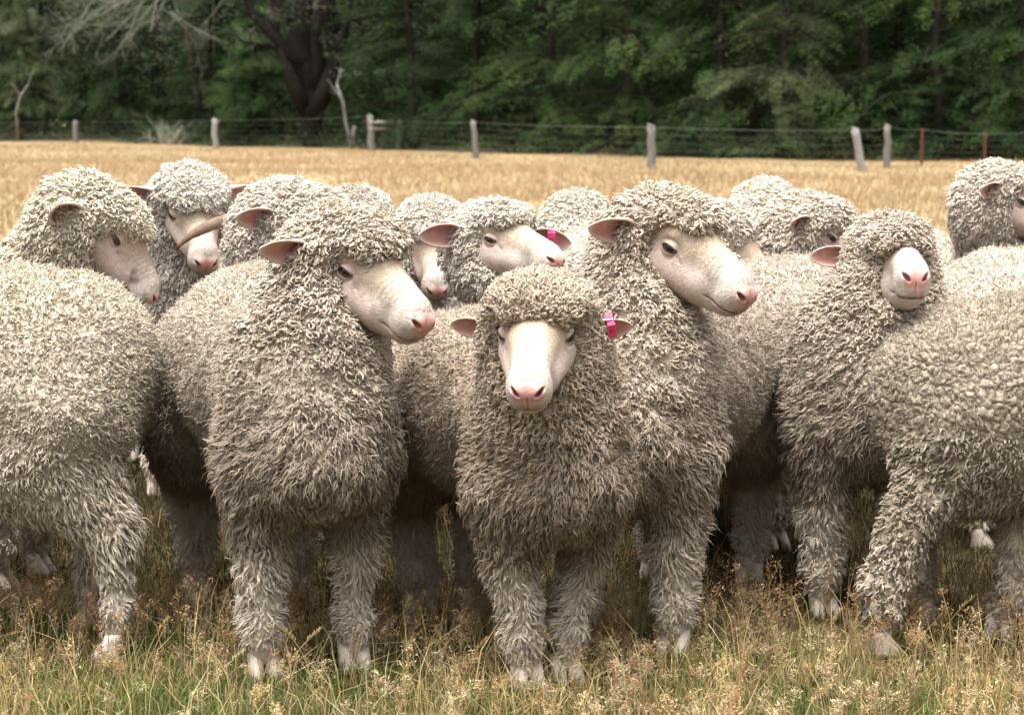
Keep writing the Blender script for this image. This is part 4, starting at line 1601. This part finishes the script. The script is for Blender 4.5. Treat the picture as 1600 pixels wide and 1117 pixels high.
    for sy in sp.get('ears', (1, -1)):
        base = sp.get('ear_base', {}).get(sy, (-0.030, 0.086, 0.004))
        # direction of the ear in the head frame (x forward, y out, z up) and of its opening
        od = np.asarray(sp.get('ear_dir', {}).get(sy, (-0.25, 0.95, 0.10)), dtype=float)
        op = np.asarray(sp.get('ear_open', {}).get(sy, (0.90, 0.15, -0.15)), dtype=float)
        m = np.array([1, sy, 1])
        ex = unit(R @ (od * m))
        ey = R @ (op * m)
        ey = unit(ey - ex * (ex @ ey))
        ez = np.cross(ex, ey) * (-sy)      # the left ear mirrors the right one
        p = fromh(np.asarray(base) * m)
        e = link("ear", ear_mesh(sy, sp.get('eartone', 0.0), folded=(sp.get('fold') == sy)), (0, 0, 0), root)
        es = hs * sp.get('ear_s', 1.0)
        e.matrix_local = Matrix([[*(np.array([ex[i], ey[i], ez[i]]) * es), p[i]] for i in range(3)] + [[0, 0, 0, 1]])
        if sp.get('tag') == sy:
            mb = MB()
            pk = sp.get('tagcol', (0.85, 0.06, 0.22))
            # folded loop tag: a front flap, a back flap and the bridge round the edge of the ear
            zz = lambda z0, z1, y0, y1, x0, x1: [(x, y, z) for x in (x0, x1) for y in (y0, y1) for z in (z0, z1)]
            box = [(0, 1, 3, 2), (4, 6, 7, 5), (0, 4, 5, 1), (2, 3, 7, 6), (0, 2, 6, 4), (1, 5, 7, 3)]
            mb.add(zz(-0.016, 0.019, 0.0085, 0.0115, 0.044, 0.062), box, None, pk)
            mb.add(zz(-0.004, 0.019, -0.028, -0.025, 0.045, 0.061), box, None, pk)
            mb.add(zz(0.0165, 0.0195, -0.025, 0.0085, 0.045, 0.061), box, None, np.array(pk) * 0.9)
            tube(mb, [(0.052, 0.0, 0.004), (0.052, 0.013, 0.004)], [0.0055, 0.0055], 12, np.array(pk) * 0.6)
            link("ear_tag", mb.mesh("ear_tag", M_TAG, smooth=False), (0, 0, 0), e)
    for nm, (pts, rad) in legs.items():
        if nm in sp.get('nohoof', ()):
            continue
        fp = pts[3]
        hf_ = F + rng.normal(0, 0.08, 3)
        link("hoof", hoof_mesh(hf_, sp.get('legtone', 1.0)), (fp[0], fp[1], 0.002), root)
    if 'horn' in sp:
        mb = MB()
        pts = np.array([UNP(u, v, d) - o for u, v, d in sp['horn']])
        t = np.linspace(0, 1, 26)
        kk = np.linspace(0, 1, len(pts))
        pp = np.stack([np.interp(t, kk, pts[:, i]) for i in range(3)], -1)
        for _ in range(3):
            pp[1:-1] = (pp[:-2] + 2 * pp[1:-1] + pp[2:]) / 4
        rr_ = np.interp(t, [0, 0.6, 1], [0.020, 0.015, 0.004]) * (1 + 0.07 * np.sin(np.arange(26) * 1.9))
        c0, c1 = np.array((0.20, 0.145, 0.10)), np.array((0.10, 0.045, 0.022))
        tube(mb, pp, rr_, 12, c0)
        mb.c[-1] = np.concatenate([np.repeat(c0 + (c1 - c0) * (t[:, None] ** 3), 12, 0), [c0], [c1]])
        link("horn", mb.mesh("horn", M_HORN), (0, 0, 0), root)

    # ---- fleece
    e1 = V[Q[:, 1]] - V[Q[:, 0]]
    e2 = V[Q[:, 2]] - V[Q[:, 0]]
    e3 = V[Q[:, 3]] - V[Q[:, 0]]
    area = 0.5 * np.linalg.norm(np.cross(e1, e2), axis=1) + 0.5 * np.linalg.norm(np.cross(e2, e3), axis=1)
    qc = V[Q].mean(1)
    qn = unit(Nn[Q].mean(1))
    view = unit(CAMP - (qc + o))
    facing = (qn * view).sum(-1)
    def fleece(bvh):
        q32 = qc.astype(np.float32)
        dh, dt, dn, dl = headd(q32), torso(q32), neck(q32), legd(q32)
        wgt = np.exp(-np.stack([dh, dn * 1.0, dt, dl * 1.0], -1) / 0.022)
        wgt /= wgt.sum(-1, keepdims=True)
        loc = qc @ np.stack([F, Lf, U], -1) / s
        chest = np.clip((loc[:, 0] - 0.24) / 0.12, 0, 1) * np.clip((0.62 - loc[:, 2]) / 0.12, 0, 1)
        belly = np.clip((0.42 - loc[:, 2]) / 0.08, 0, 1)
        shag = np.clip(np.maximum(chest, 0.8 * belly), 0, 1) * (wgt[:, 1] + wgt[:, 2])
        spc = 0.0051 * wgt[:, 0] + 0.0055 * wgt[:, 1] + st['staple'] * 0.9 * wgt[:, 2] + 0.0072 * wgt[:, 3]
        fine_q = np.clip((wgt[:, 2] - 0.35) / 0.3, 0, 1) * np.clip((0.55 - shag) / 0.2, 0, 1)
        spc = spc * (1 - fine_q) + 0.0047 * fine_q
        spc = spc * sp.get('coarse', 1.0)
        hidden = (facing < -0.25) | unseen(bvh, qc + o + qn * 0.03)
        lowz = (qc[:, 2] < sp.get('detail_above', -1))
        spc = np.where(hidden, np.maximum(spc, 0.008) * 2.8, spc)
        spc = np.where(lowz, np.maximum(spc, 0.008) * 1.8, spc)
        hq_ = toh(q32)
        skin = head_skin(hq_)
        ok = (skin > -0.004) & (qc[:, 2] > 0.065)
        eye_d = np.minimum(np.linalg.norm(hq_ - (EYE + EYE_O * .016), axis=1), np.linalg.norm(hq_ - (EYE + EYE_O * .016) * np.array([1, -1, 1]), axis=1))
        if not sp.get('buried'):
            ok &= eye_d > 0.023
        blocky = st['crack'] > 0.6

        def relief(P, W, sh):
            """height of the matted fleece over the smooth body: staples with cracks between them, hanks, fine crimp"""
            wp = P + (0.0062 if blocky else 0.0035) * np.stack([vnoise(P, 52, 41), vnoise(P, 52, 42), vnoise(P, 52, 43)], -1)
            if blocky:
                wp = wp + 0.0022 * np.stack([vnoise(P, 150, 47), vnoise(P, 150, 48), vnoise(P, 150, 49)], -1)
            h = np.zeros(len(P))
            cid = np.full(len(P), 0.5)
            for wt, c, zs, A in ((W[:, 2], st['cell'], 0.72, st['relief']), (W[:, 0] + W[:, 1], 0.0125, 0.8, 0.0055), (W[:, 3], 0.018, 0.5, 0.0055 if not blocky else 0.009)):
                m = wt > 0.04
                if m.any():
                    _, ci, g = voronoi8(wp[m] * np.array([1, 1, zs]), 1 / c, 3)
                    q = np.clip(g / ((0.45 if not blocky else 0.42) * c), 0, 1)
                    h[m] += wt[m] * A * (q * (2 - q) * 0.9 + 0.35 * (ci - 0.5))
                    cid[m] = cid[m] * (1 - wt[m]) + ci * wt[m]
            _, _, hg_ = voronoi8(P * np.array([1, 1, 0.6]), 1 / 0.042, 13)
            hk = (W[:, 1] + 0.6 * W[:, 0] + 0.8 * W[:, 3] + 0.9 * sh + 0.30 * W[:, 2] * (st['crack'] < 0.6)) * np.clip(1 - hg_ / 0.013, 0, 1)
            h = h - 0.0080 * hk + (0.0011 + (0.0005 if not blocky else 0.0012) * W[:, 2]) * vnoise(P * np.array([1, 1, 0.55]), 170, 44) + (0.0008 if not blocky else 0.0014) * vnoise(P, 330, 45)
            return h, cid

        def colour(P, zl, W, sh, cid):
            dn_ = fbm(P, 5.5, 60)
            dirt = st['dirty'] * (1.05 * np.clip((0.66 - zl) / 0.34, 0, 1) + 0.40 * sh + 0.45 * np.clip(dn_ + 0.1, 0, 1) + 0.25 * np.clip(fbm(P, 16, 61), 0, 1))
            dirt = np.clip(dirt * (1 - 0.75 * np.clip((0.30 - zl) / 0.1, 0, 1) * W[:, 3] * np.minimum(st['leg_pale'] / 0.5, 1)), 0, 1)[:, None]
            col = woolc * (1 - dirt) + np.asarray(st['dirt']) * dirt
            pale = (np.clip((0.29 - zl) / 0.06, 0, 1) * W[:, 3] * st['leg_pale'])[:, None]
            col = col * (1 - pale) + pale * np.array((0.70, 0.615, 0.50)) * sp.get('legtone', 1.0)
            clean_toplit = (0.45 * W[:, :1] + 0.15 * W[:, 1:2] + 0.35 * W[:, 2:3] * np.clip((zl - 0.66) / 0.12, 0, 1)[:, None]) * sp.get('clean_toplit', 1.0)  # clean head wool; on the back, top light painted into the colour
            col = col * (1 - clean_toplit) + clean_toplit * np.clip(woolc * 1.32 + 0.02, 0, 0.78)
            return col * (1 + (cid[:, None] - 0.5) * 0.16)

        nfq = np.clip(skin / 0.010, -0.6, 1)
        if not sp.get('buried'):
            nfq = np.minimum(nfq, np.clip((eye_d - 0.016) / 0.012, -0.6, 1))
        # ---- the matted surface of the fleece
        sel = np.nonzero(ok & ~hidden & ~lowz)[0]
        k = (5 if blocky else 4) if front else 3
        g1 = np.linspace(0, 1, k + 1)
        ga, gb = [x.ravel()[None, :, None] for x in np.meshgrid(g1, g1, indexing='ij')]
        bl = lambda A4: (A4[:, None, 0] * (1 - ga) + A4[:, None, 1] * ga) * (1 - gb) + (A4[:, None, 3] * (1 - ga) + A4[:, None, 2] * ga) * gb
        vmean = lambda X: (lambda acc, cnt: acc / np.maximum(cnt, 1)[:, None])(
            sum_at(len(V), Q, X), np.bincount(Q.ravel(), minlength=len(V)))
        vat = vmean(np.concatenate([wgt, shag[:, None], nfq[:, None]], 1))      # per vertex weights
        SP = bl(V[Q[sel]]).reshape(-1, 3)
        SN = bl(Nn[Q[sel]]).reshape(-1, 3)
        SA = bl(vat[Q[sel]]).reshape(-1, 6)
        key = np.round(SP * 20000).astype(np.int64)
        _, first, inv = np.unique((key[:, 0] * 1000003 + key[:, 1]) * 1000003 + key[:, 2], return_index=True, return_inverse=True)
        SP, SN, SA = SP[first], unit(SN[first]), SA[first]
        sW, sS, sF = SA[:, :4], SA[:, 4], SA[:, 5]
        hgt, scid = relief(SP, sW, sS)
        fq_ = np.clip(sF, 0, 1)
        SV = SP + SN * ((hgt + 0.001 - 0.0015 * (sW[:, 0] + 1.2 * sW[:, 1] + 0.6 * sW[:, 3] + 0.6 * sS)) * fq_ - 0.007 * (1 - fq_))[:, None]
        ii = (np.arange(k)[:, None] * (k + 1) + np.arange(k)[None]).ravel()
        cq = np.stack([ii, ii + k + 1, ii + k + 2, ii + 1], -1)
        SQ = inv.reshape(-1)[(np.arange(len(sel))[:, None, None] * (k + 1) ** 2 + cq[None]).reshape(-1, 4)]
        zs_ = SP[:, 2] / s
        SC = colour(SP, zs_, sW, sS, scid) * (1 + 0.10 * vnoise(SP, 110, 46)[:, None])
        SUV = np.stack([(SV[:, 0] * 0.8 + SV[:, 1] * 0.6) * 95, SV[:, 2] * 230], -1)[SQ.ravel()]

        dens = np.where(ok, area / spc ** 2, 0) * np.where(hidden | lowz, 1.25, 0.72)
        if blocky:
            dens = dens * np.where(hidden | lowz, 1, 1 + 0.0 * wgt[:, 2])
        N = int(dens.sum())
        pick = rng.choice(len(Q), N, p=dens / dens.sum())
        a, b = rng.uniform(0, 1, (2, N, 1))
        p4 = V[Q[pick]]
        root_p = (p4[:, 0] * (1 - a) + p4[:, 1] * a) * (1 - b) + (p4[:, 3] * (1 - a) + p4[:, 2] * a) * b
        n4 = Nn[Q[pick]]
        n = unit((n4[:, 0] * (1 - a) + n4[:, 1] * a) * (1 - b) + (n4[:, 3] * (1 - a) + n4[:, 2] * a) * b)
        W = wgt[pick]
        sh = shag[pick]
        sc = spc[pick] / (0.0100)
        big = np.where(hidden[pick], 2.1, 1.0) * np.where(lowz[pick], 1.5, 1.0) * sp.get('coarse', 1.0)
        hloc = toh(root_p.astype(np.float32))
        # flow over the surface
        down = np.array([0, 0, -1.0]) + 0.55 * (-F) * 1.0
        fl = np.tile(down, (N, 1)) + 0.45 * np.stack([vnoise(root_p, 6, 21), vnoise(root_p, 6, 22), vnoise(root_p, 6, 23)], -1) + (1.0 * W[:, 2:3] * (1 - sh[:, None]) + 0.5) * np.stack([vnoise(root_p, 26, 31), vnoise(root_p, 26, 32), vnoise(root_p, 26, 33)], -1)
        radial = root_p - fromh((0.10, 0, -0.01))
        crown = np.clip((hloc[:, 2] - 0.03) / 0.05, 0, 1)[:, None] * np.clip((hloc[:, 0] + 0.10) / 0.08, 0, 1)[:, None]
        hf = unit(radial) * sp.get('radial', 0.5) + np.array([0, 0, -0.5]) + crown * (R[:, 0] * (0.9 - sp.get('radial', 0.5)))
        hf = hf + 0.7 * np.stack([vnoise(root_p, 22, 24), vnoise(root_p, 22, 25), vnoise(root_p, 22, 26)], -1)
        fl = fl * (1 - W[:, :1]) + hf * W[:, :1] * 1.2
        fl = unit(fl - n * (fl * n).sum(-1, keepdims=True))
        # staples: the locks of one cell lean together and leave cracks between cells
        cell = st['cell']
        hgt_l, cid = relief(root_p, W, sh)
        cc, _, gap = voronoi8(root_p * np.array([1, 1, 0.75]), 1 / cell, 3)
        cc = cc * np.array([1, 1, 1 / 0.75])
        seen_ = ~(hidden[pick] | lowz[pick])
        root_p = root_p + n * np.where(seen_, np.clip(hgt_l, -0.008, 0.008) * np.clip(nfq[pick], 0, 1), 0)[:, None]
        fine = (fine_q[pick] > rng.uniform(0.25, 0.75, N)) & seen_
        L = (0.0125 * W[:, 0] + 0.0140 * W[:, 1] + st['body_len'] * W[:, 2] + 0.026 * W[:, 3]) * st['stl']
        L = L * (1 + 0.45 * sh) * rng.uniform(0.7, 1.3, N) * (0.85 + 0.35 * cid)
        L = L * (1 + 0.25 * vnoise(root_p, 12, 27))
        nearface = np.clip((eye_d[pick] - 0.023) / 0.045, 0, 1)
        skn = skin[pick]
        nf = np.maximum(np.clip((0.012 - skn) / 0.012, 0, 1), 1 - nearface)
        L = L * (1 - 0.6 * nf)
        lowleg = np.clip((0.20 - loc[pick][:, 2]) / 0.1, 0, 1)
        L = L * (1 - 0.35 * lowleg * W[:, 3])
        w = (0.0027 * W[:, 0] + 0.0028 * W[:, 1] + 0.0032 * W[:, 2] + 0.0032 * W[:, 3])
        w = w * (1 - 0.22 * sh) * rng.uniform(0.7, 1.25, N) * big
        droop = np.clip(0.36 * W[:, 0] + 0.55 * W[:, 1] + st['body_droop'] * W[:, 2] + 0.72 * W[:, 3] + 0.5 * sh, 0, 0.95)
        point = np.clip(0.12 * W[:, 0] + 0.20 * W[:, 1] + st['body_point'] * W[:, 2] + 0.95 * W[:, 3] + 0.5 * sh + rng.normal(0, 0.12, N), 0, 1)
        curl = (0.0064 * W[:, 0] + 0.0060 * W[:, 1] + 0.0042 * W[:, 2] + 0.0035 * W[:, 3]) * st['curl']
        if blocky:
            L = L * (1 - 0.45 * W[:, 3])
            droop = droop * (1 - 0.3 * W[:, 3])
            point = point * (1 - 0.6 * W[:, 3])
            curl = curl + 0.003 * W[:, 3]
        L = np.where(fine, (0.0105 if not blocky else 0.0078) * rng.uniform(0.7, 1.35, N), L)
        w = np.where(fine, (st.get('fine_w', 0.0017) if not blocky else 0.0012) * rng.uniform(0.7, 1.3, N), w)
        curl = np.where(fine, 0.0030, curl)
        point = np.where(fine, 0.7, point)
        fl = np.where(fine[:, None], unit(fl + rng.normal(0, 0.7, (N, 3))), fl)
        fl = unit(fl - n * (fl * n).sum(-1, keepdims=True))
        n_l = unit(n + (0.10 - 0.06 * (st['crack'] > 0.6)) * rng.standard_normal((N, 3)) + (cc - root_p) / cell * (0.45 if st['crack'] < 0.6 else 0.22))
        L = L * np.where(seen_, 1 - 0.45 * np.clip(1 - gap / (0.3 * cell), 0, 1) * W[:, 2], 1)
        geo = []
        hd_ = ~fine & (W[:, 0] + W[:, 1] > 0.5) & (sh < 0.4) & seen_
        for m, K, S, NB in ((hd_, 6 if front else 5, 4, 1), (~fine & ~hd_, 5 if front else 4, 4 if front else 3, 2), (fine, 4, 3, 1)):
            if m.any():
                geo.append((m, K, S, NB) + make_lock_geo(root_p[m], n_l[m], fl[m], L[m], w[m], droop[m], point[m], curl[m], K, S, NB))
        LV = np.concatenate([g[4] for g in geo])
        off_ = np.cumsum([0] + [len(g[4]) for g in geo])
        LQ = np.concatenate([g[5] + k_ for g, k_ in zip(geo, off_)])
        UV = np.concatenate([g[6] for g in geo])
        # colour: grey brown weathered tips, dirt low on chest, belly and legs, per-staple variety
        zl = loc[pick][:, 2]
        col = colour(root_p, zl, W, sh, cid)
        col = col * (1 + rng.uniform(-0.07, 0.07, (N, 1))) * (1 + rng.normal(0, 0.015, (N, 3)))
        inner = np.clip(woolc * 1.05 + 0.02, 0, 1)
        CC = []
        for m, K, S, NB, _v, _q, _u, tt in geo:
            cm, n_ = col[m], int(m.sum())
            tcol = cm[:, None] * (1 + 0.08 * (tt[..., None] - 0.5)) * 0.85 + inner * 0.15 * (1 - 0.5 * tt[..., None]) + 0.075 * cm[:, None] * tt[..., None]
            CC.append(np.repeat((tcol[:, None] * (1 + rng.uniform(-0.07, 0.07, (n_, NB, 1, 1))))[:, :, :, None], S, axis=3).reshape(-1, 3))
        C = np.concatenate(CC)
        # loose fibres that soften outline and surface
        NF = int(N * 0.8)
        fi = rng.integers(0, N, NF)
        fr = root_p[fi] + rng.normal(0, 0.004, (NF, 3))
        fn = unit(n_l[fi] + rng.normal(0, 0.45, (NF, 3)))
        ff = fl[fi]
        fL = L[fi] * rng.uniform(0.9, 1.5, NF) * 1.0
        fw = rng.uniform(0.0005, 0.0011, NF)
        sd = unit(np.cross(fn, rng.normal(0, 1, (NF, 3)))) * fw[:, None]
        m1 = fr + fn * (fL * 0.5)[:, None]
        d3 = droop[fi][:, None]
        m2 = fr + fn * (fL * (1 - 0.5 * d3[:, 0]))[:, None] + ff * (fL[:, None] * d3 * 0.8) + rng.normal(0, 0.004, (NF, 3))
        fv = np.stack([fr - sd, fr + sd, m1 - sd, m1 + sd, m2], 1).reshape(-1, 3)
        k5 = np.arange(NF)[:, None] * 5
        fq, ft = k5 + np.array([0, 1, 3, 2]) + len(LV), k5 + np.array([2, 3, 4]) + len(LV)
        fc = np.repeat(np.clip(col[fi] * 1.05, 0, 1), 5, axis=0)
        n0 = len(LV) + len(fv)
        me = make_mesh("fleece", np.concatenate([LV, fv, SV]), np.concatenate([LQ, fq, SQ + n0]), M_FLEECE,
                       np.clip(np.concatenate([C, fc, SC]), 0, 1), uvs=np.concatenate([UV, np.zeros((NF * 4, 2)), SUV, np.zeros((NF * 3, 2))]), tris=ft)
        link("fleece", me, (0, 0, 0), root)

        return N

    SHELLS.append((Vin + o, Q))
    return fleece


NOSL = NOS.copy()
NOSR = NOS * np.array([1, -1, 1])
EL = EYE + EYE_O * 0.012
ER = EL * np.array([1, -1, 1])
CREAM = (0.70, 0.61, 0.46)
GREYW = (0.50, 0.445, 0.365)
BROWNW = (0.44, 0.365, 0.275)

FLOCK = [
    dict(id='A', front=True, yaw=-92, hind=(118, 4.62), label="cream sheep seen from its side, its woolly rump filling the left edge",
         HR=(0.02, 0.02), HL=(-0.09, 0.03), top=1.085, style=dict(wool=(0.586, 0.513, 0.406), dirty=0.22, staple=0.0085, body_len=0.012, body_point=0.25, body_droop=0.25, leg_pale=0.3, cell=0.0135, relief=0.0070, crack=0.4, fine_w=0.0023, curl=0.7)),
    dict(id='B', front=True, yaw=17, fore=(478, 4.36), label="grey sheep standing with its head turned to the right, second from the left in front",
         head=(ER, (538, 425), 4.24, NOSR, (650, 508), (20, 80), 0, 1), hs=1.08, style=dict(wool=(0.524, 0.445, 0.360), dirty=0.75, cell=0.015, curl=1.25),
         radial=0.25, neck=0.85, top=1.04),
    dict(id='C', front=True, yaw=20, fore=(856, 4.27), label="smaller sheep in the middle facing the camera with a pink tag in its ear",
         head=(EL, (893, 525), 4.02, NOSE_TIP, (824, 622), (-30, 10), 0, 1), hx=(1.12, 0.98, 1.0), HL=(0, -0.045), HR=(0, 0.055), FL=(0, -0.055), FR=(0.02, 0.035), s=0.92, hs=1.11, neck=0.9, ear_s=0.85, ear_base={1: (-0.022, 0.092, -0.020), -1: (-0.022, 0.092, -0.020)}, tag=1, radial=1.2,
         style=dict(wool=(0.497, 0.406, 0.315), dirty=0.85, cell=0.015, body_point=0.5, fw=0.086, fx=0.018, cap=0.002, ruff=0.114, win=0.062, cheek=0.012)),
    dict(id='D', front=True, yaw=-17, fore=(990, 4.54), FR=(0, -0.03), neck=0.84, label="tall grey sheep with its bare white face in profile, behind the middle one",
         head=(ER, (1045, 388), 4.42, NOSR, (1157, 465), (30, 85), 0, 1), hs=1.08, radial=0.25,
         style=dict(wool=(0.550, 0.463, 0.373), dirty=0.7, win=0.082, cheek=-0.002, capx=-0.014, fcx=-0.008, cell=0.016),
         marks=[(0.186, -0.026, -0.040, 0.006, (0.18, 0.17, 0.15))]),
    dict(id='E', front=True, yaw=18, fore=(1345, 4.90), label="sheep with its eyes buried in wool and a white muzzle pointing at the camera",
         head=(NOSE_TIP, (1432, 440), 4.62, 5, 3, 0), buried=True, ears=(-1,), ear_s=0.85, hs=1.05, hx=(1.0, 0.90, 1.14), radial=0.4,
         style=dict(wool=(0.529, 0.449, 0.368), dirty=0.7, win=0.001, fx=0.084, fz=0.042, cheek=0.08, fcx=0.090)),
    dict(id='F', front=True, yaw=109, hind=(1482, 4.68), top=0.95, clean_toplit=0.5, HR=(-0.21, 0.0), HL=(0.03, 0.0), label="sheep with cracked blocky fleece seen from behind at the right edge",
         style=dict(wool=(0.408, 0.350, 0.268), dirty=0.30, staple=0.0085, body_point=0.20, body_droop=0.10, body_len=0.014, crack=0.9, cell=0.0155, relief=0.0112, curl=0.6, leg_pale=0.3)),
    dict(id='G', front=True, yaw=-35, fore=(1862, 4.42), step=0.85, FR=(0, -0.31), head=((0, 0, 0), (1880, 330), 4.35, 40, 30, 0), label="sheep at the right edge with only one brown woolly leg in the picture",
         style=dict(wool=(0.503, 0.401, 0.310), dirty=0.5)),
    dict(id='H', front=True, yaw=75, fore=(20, 5.22), label="cream sheep with lowered head and dark smudges on its muzzle, at the left",
         head=(ER, (182, 376), 4.98, NOSR, (238, 466), (74, 104), 0, 1), hs=0.97, radial=0.25, tone=-0.08, neck=0.9,
         style=dict(wool=(0.623, 0.543, 0.437), dirty=0.15, fx=0.022, cap=-0.004), ear_dir={-1: (-0.30, 0.90, 0.35)}, ear_base={-1: (-0.060, 0.097, -0.050)}, ear_s=1.5, fold=-1,
         marks=[(0.124, -0.034, -0.002, 0.011, (0.36, 0.28, 0.25)), (0.146, -0.034, -0.012, 0.010, (0.34, 0.27, 0.24)), (0.110, -0.036, -0.014, 0.008, (0.38, 0.3, 0.27)), (0.136, -0.036, -0.020, 0.008, (0.33, 0.26, 0.23))]),
    dict(id='I', fine=True, yaw=12, fore=(296, 6.45), label="white faced sheep facing the camera behind the cream one",
         head=((0.036, 0, 0.02), (306, 330), 6.1, 22, 42, 0), hs=1.06, detail_above=0.45, style=dict(wool=(0.612, 0.542, 0.470), dirty=0.1)),
    dict(id='K', yaw=15, fore=(398, 6.62), label="sheep facing away with a brown tapering horn",
         head=((0, 0, 0), (386, 366), 6.3, 120, 20, 0), detail_above=0.5, horn=[(392, 350, 6.06), (366, 342, 5.98), (342, 347, 5.92), (316, 358, 5.86), (295, 370, 5.82), (277, 387, 5.80)], style=dict(wool=(0.578, 0.510, 0.436), dirty=0.15)),
    dict(id='J', front=True, fine=True, yaw=2, fore=(462, 5.76), label="sheep with a pink ear held out to the left, behind the grey one",
         head=((0, 0, 0.02), (478, 345), 5.42, 68, 28, 0), hs=1.16, detail_above=0.5, style=dict(wool=(0.602, 0.521, 0.440), dirty=0.15)),
    dict(id='L', yaw=197, hind=(538, 5.66), ears=(), label="sheep turned away behind the head of the grey one, only its fleece showing",
         head=((0, 0, 0), (562, 350), 6.25, 165, 20, 0), hs=1.05, detail_above=0.5, style=dict(wool=(0.612, 0.530, 0.445), dirty=0.1)),
    dict(id='M', fine=True, yaw=5, fore=(672, 6.75), label="small white faced sheep far back, left of the one with a red ear tag",
         head=((0.036, 0, 0.02), (677, 378), 6.6, 8, 42, 0), hs=1.08, detail_above=0.5, style=dict(wool=(0.602, 0.530, 0.460), dirty=0.1)),
    dict(id='N', front=True, fine=True, yaw=-25, fore=(885, 5.95), ear_dir={1: (0.50, 0.85, 0.05)}, ear_base={1: (0.012, 0.094, 0.0)}, ear_open={1: (0.60, -0.45, -0.10)}, ear_s=1.1, label="white faced sheep with a red ear tag, just above the middle one",
         head=(ER, (765, 375), 5.5, NOSR, (860, 409), (15, 42), 0, 1), hs=1.06, neck=0.75, hx=(1.10, 0.92, 0.95), tag=1, detail_above=0.5, style=dict(ruff=0.076, cheek=0.028, wool=(0.623, 0.542, 0.460), dirty=0.12)),
    dict(id='O', yaw=170, hind=(905, 6.1), ears=(), label="sheep turned away far back between the tall one and the one with a red tag",
         head=((0, 0, 0), (905, 352), 6.7, 170, 25, 0), detail_above=0.5, style=dict(wool=(0.656, 0.586, 0.494), dirty=0.08)),
    dict(id='P', fine=True, yaw=10, fore=(1110, 5.72), label="sheep hidden behind the tall one, only forehead and wrinkled muzzle showing",
         head=(ER, (1138, 389), 5.6, 66, 38, 0), hs=0.94, detail_above=0.5, style=dict(wool=(0.617, 0.534, 0.451), dirty=0.05, fx=0.0, cap=-0.008)),
    dict(id='Q', yaw=-10, fore=(1190, 6.9), label="far sheep just right of the tall one, its face mostly covered",
         head=((0.036, 0, 0.02), (1182, 352), 6.75, -25, 45, 0), hs=1.05, detail_above=0.5, style=dict(wool=(0.634, 0.552, 0.460), dirty=0.1)),
    dict(id='R', front=True, fine=True, yaw=60, fore=(1262, 6.05), label="sheep with closed eye in profile behind the one with buried eyes",
         head=(ER, (1300, 372), 5.75, 78, 30, 0), hs=1.0, detail_above=0.5, style=dict(wool=(0.591, 0.510, 0.425), dirty=0.15, win=0.055, cheek=0.01, cap=-0.006)),
    dict(id='S', yaw=75, hind=(1545, 5.75), label="pale sheep whose low back shows above the cracked fleece at the right",
         detail_above=0.45, s=1.04, style=dict(wool=(0.635, 0.548, 0.451), dirty=0.1)),
    dict(id='T', front=True, fine=True, yaw=65, fore=(1580, 6.5), label="sheep at the right edge with an ear held out and head cut by the frame",
         head=(ER, (1596, 316), 6.1, 70, 28, 0), hs=0.96, detail_above=0.6, style=dict(wool=(0.602, 0.521, 0.436), dirty=0.12)),
]
pending = [make_sheep(sp) for sp in FLOCK]
from mathutils.bvhtree import BVHTree
off = np.cumsum([0] + [len(v) for v, q in SHELLS])
bvh = BVHTree.FromPolygons(np.concatenate([v for v, q in SHELLS]).tolist(), np.concatenate([q + k for (v, q), k in zip(SHELLS, off)]).tolist())
tot = sum(f(bvh) for f in pending)
print("sheep done, locks", tot, round(time.time() - T0, 1))

# a reddish straw caught in the wool of the middle sheep's chest
from mathutils import Vector
_c = Vector((0, 0, CAM_H))
_a, _b = Vector(UNP(831, 728, 4)) - _c, Vector(UNP(834, 768, 4)) - _c
_h = bvh.ray_cast(_c, _a.normalized())[0] - _a.normalized() * 0.022
_k = _h.y / _b.y
_e = _c + _b * _k
mb = MB()
_p = [np.array(_h) + (np.array(_e) - np.array(_h)) * q + np.array([0.0015 * sin(5 * q), -0.004 * sin(3.1 * q), 0]) for q in np.linspace(0, 1, 7)]
tube(mb, _p, np.linspace(0.0016, 0.0008, 7), 5, (0.30, 0.12, 0.06))
link("straw", mb.mesh("straw", M_GRASS), (0, 0, 0), None, "thin reddish brown straw hanging from the chest wool of the middle sheep", "straw")
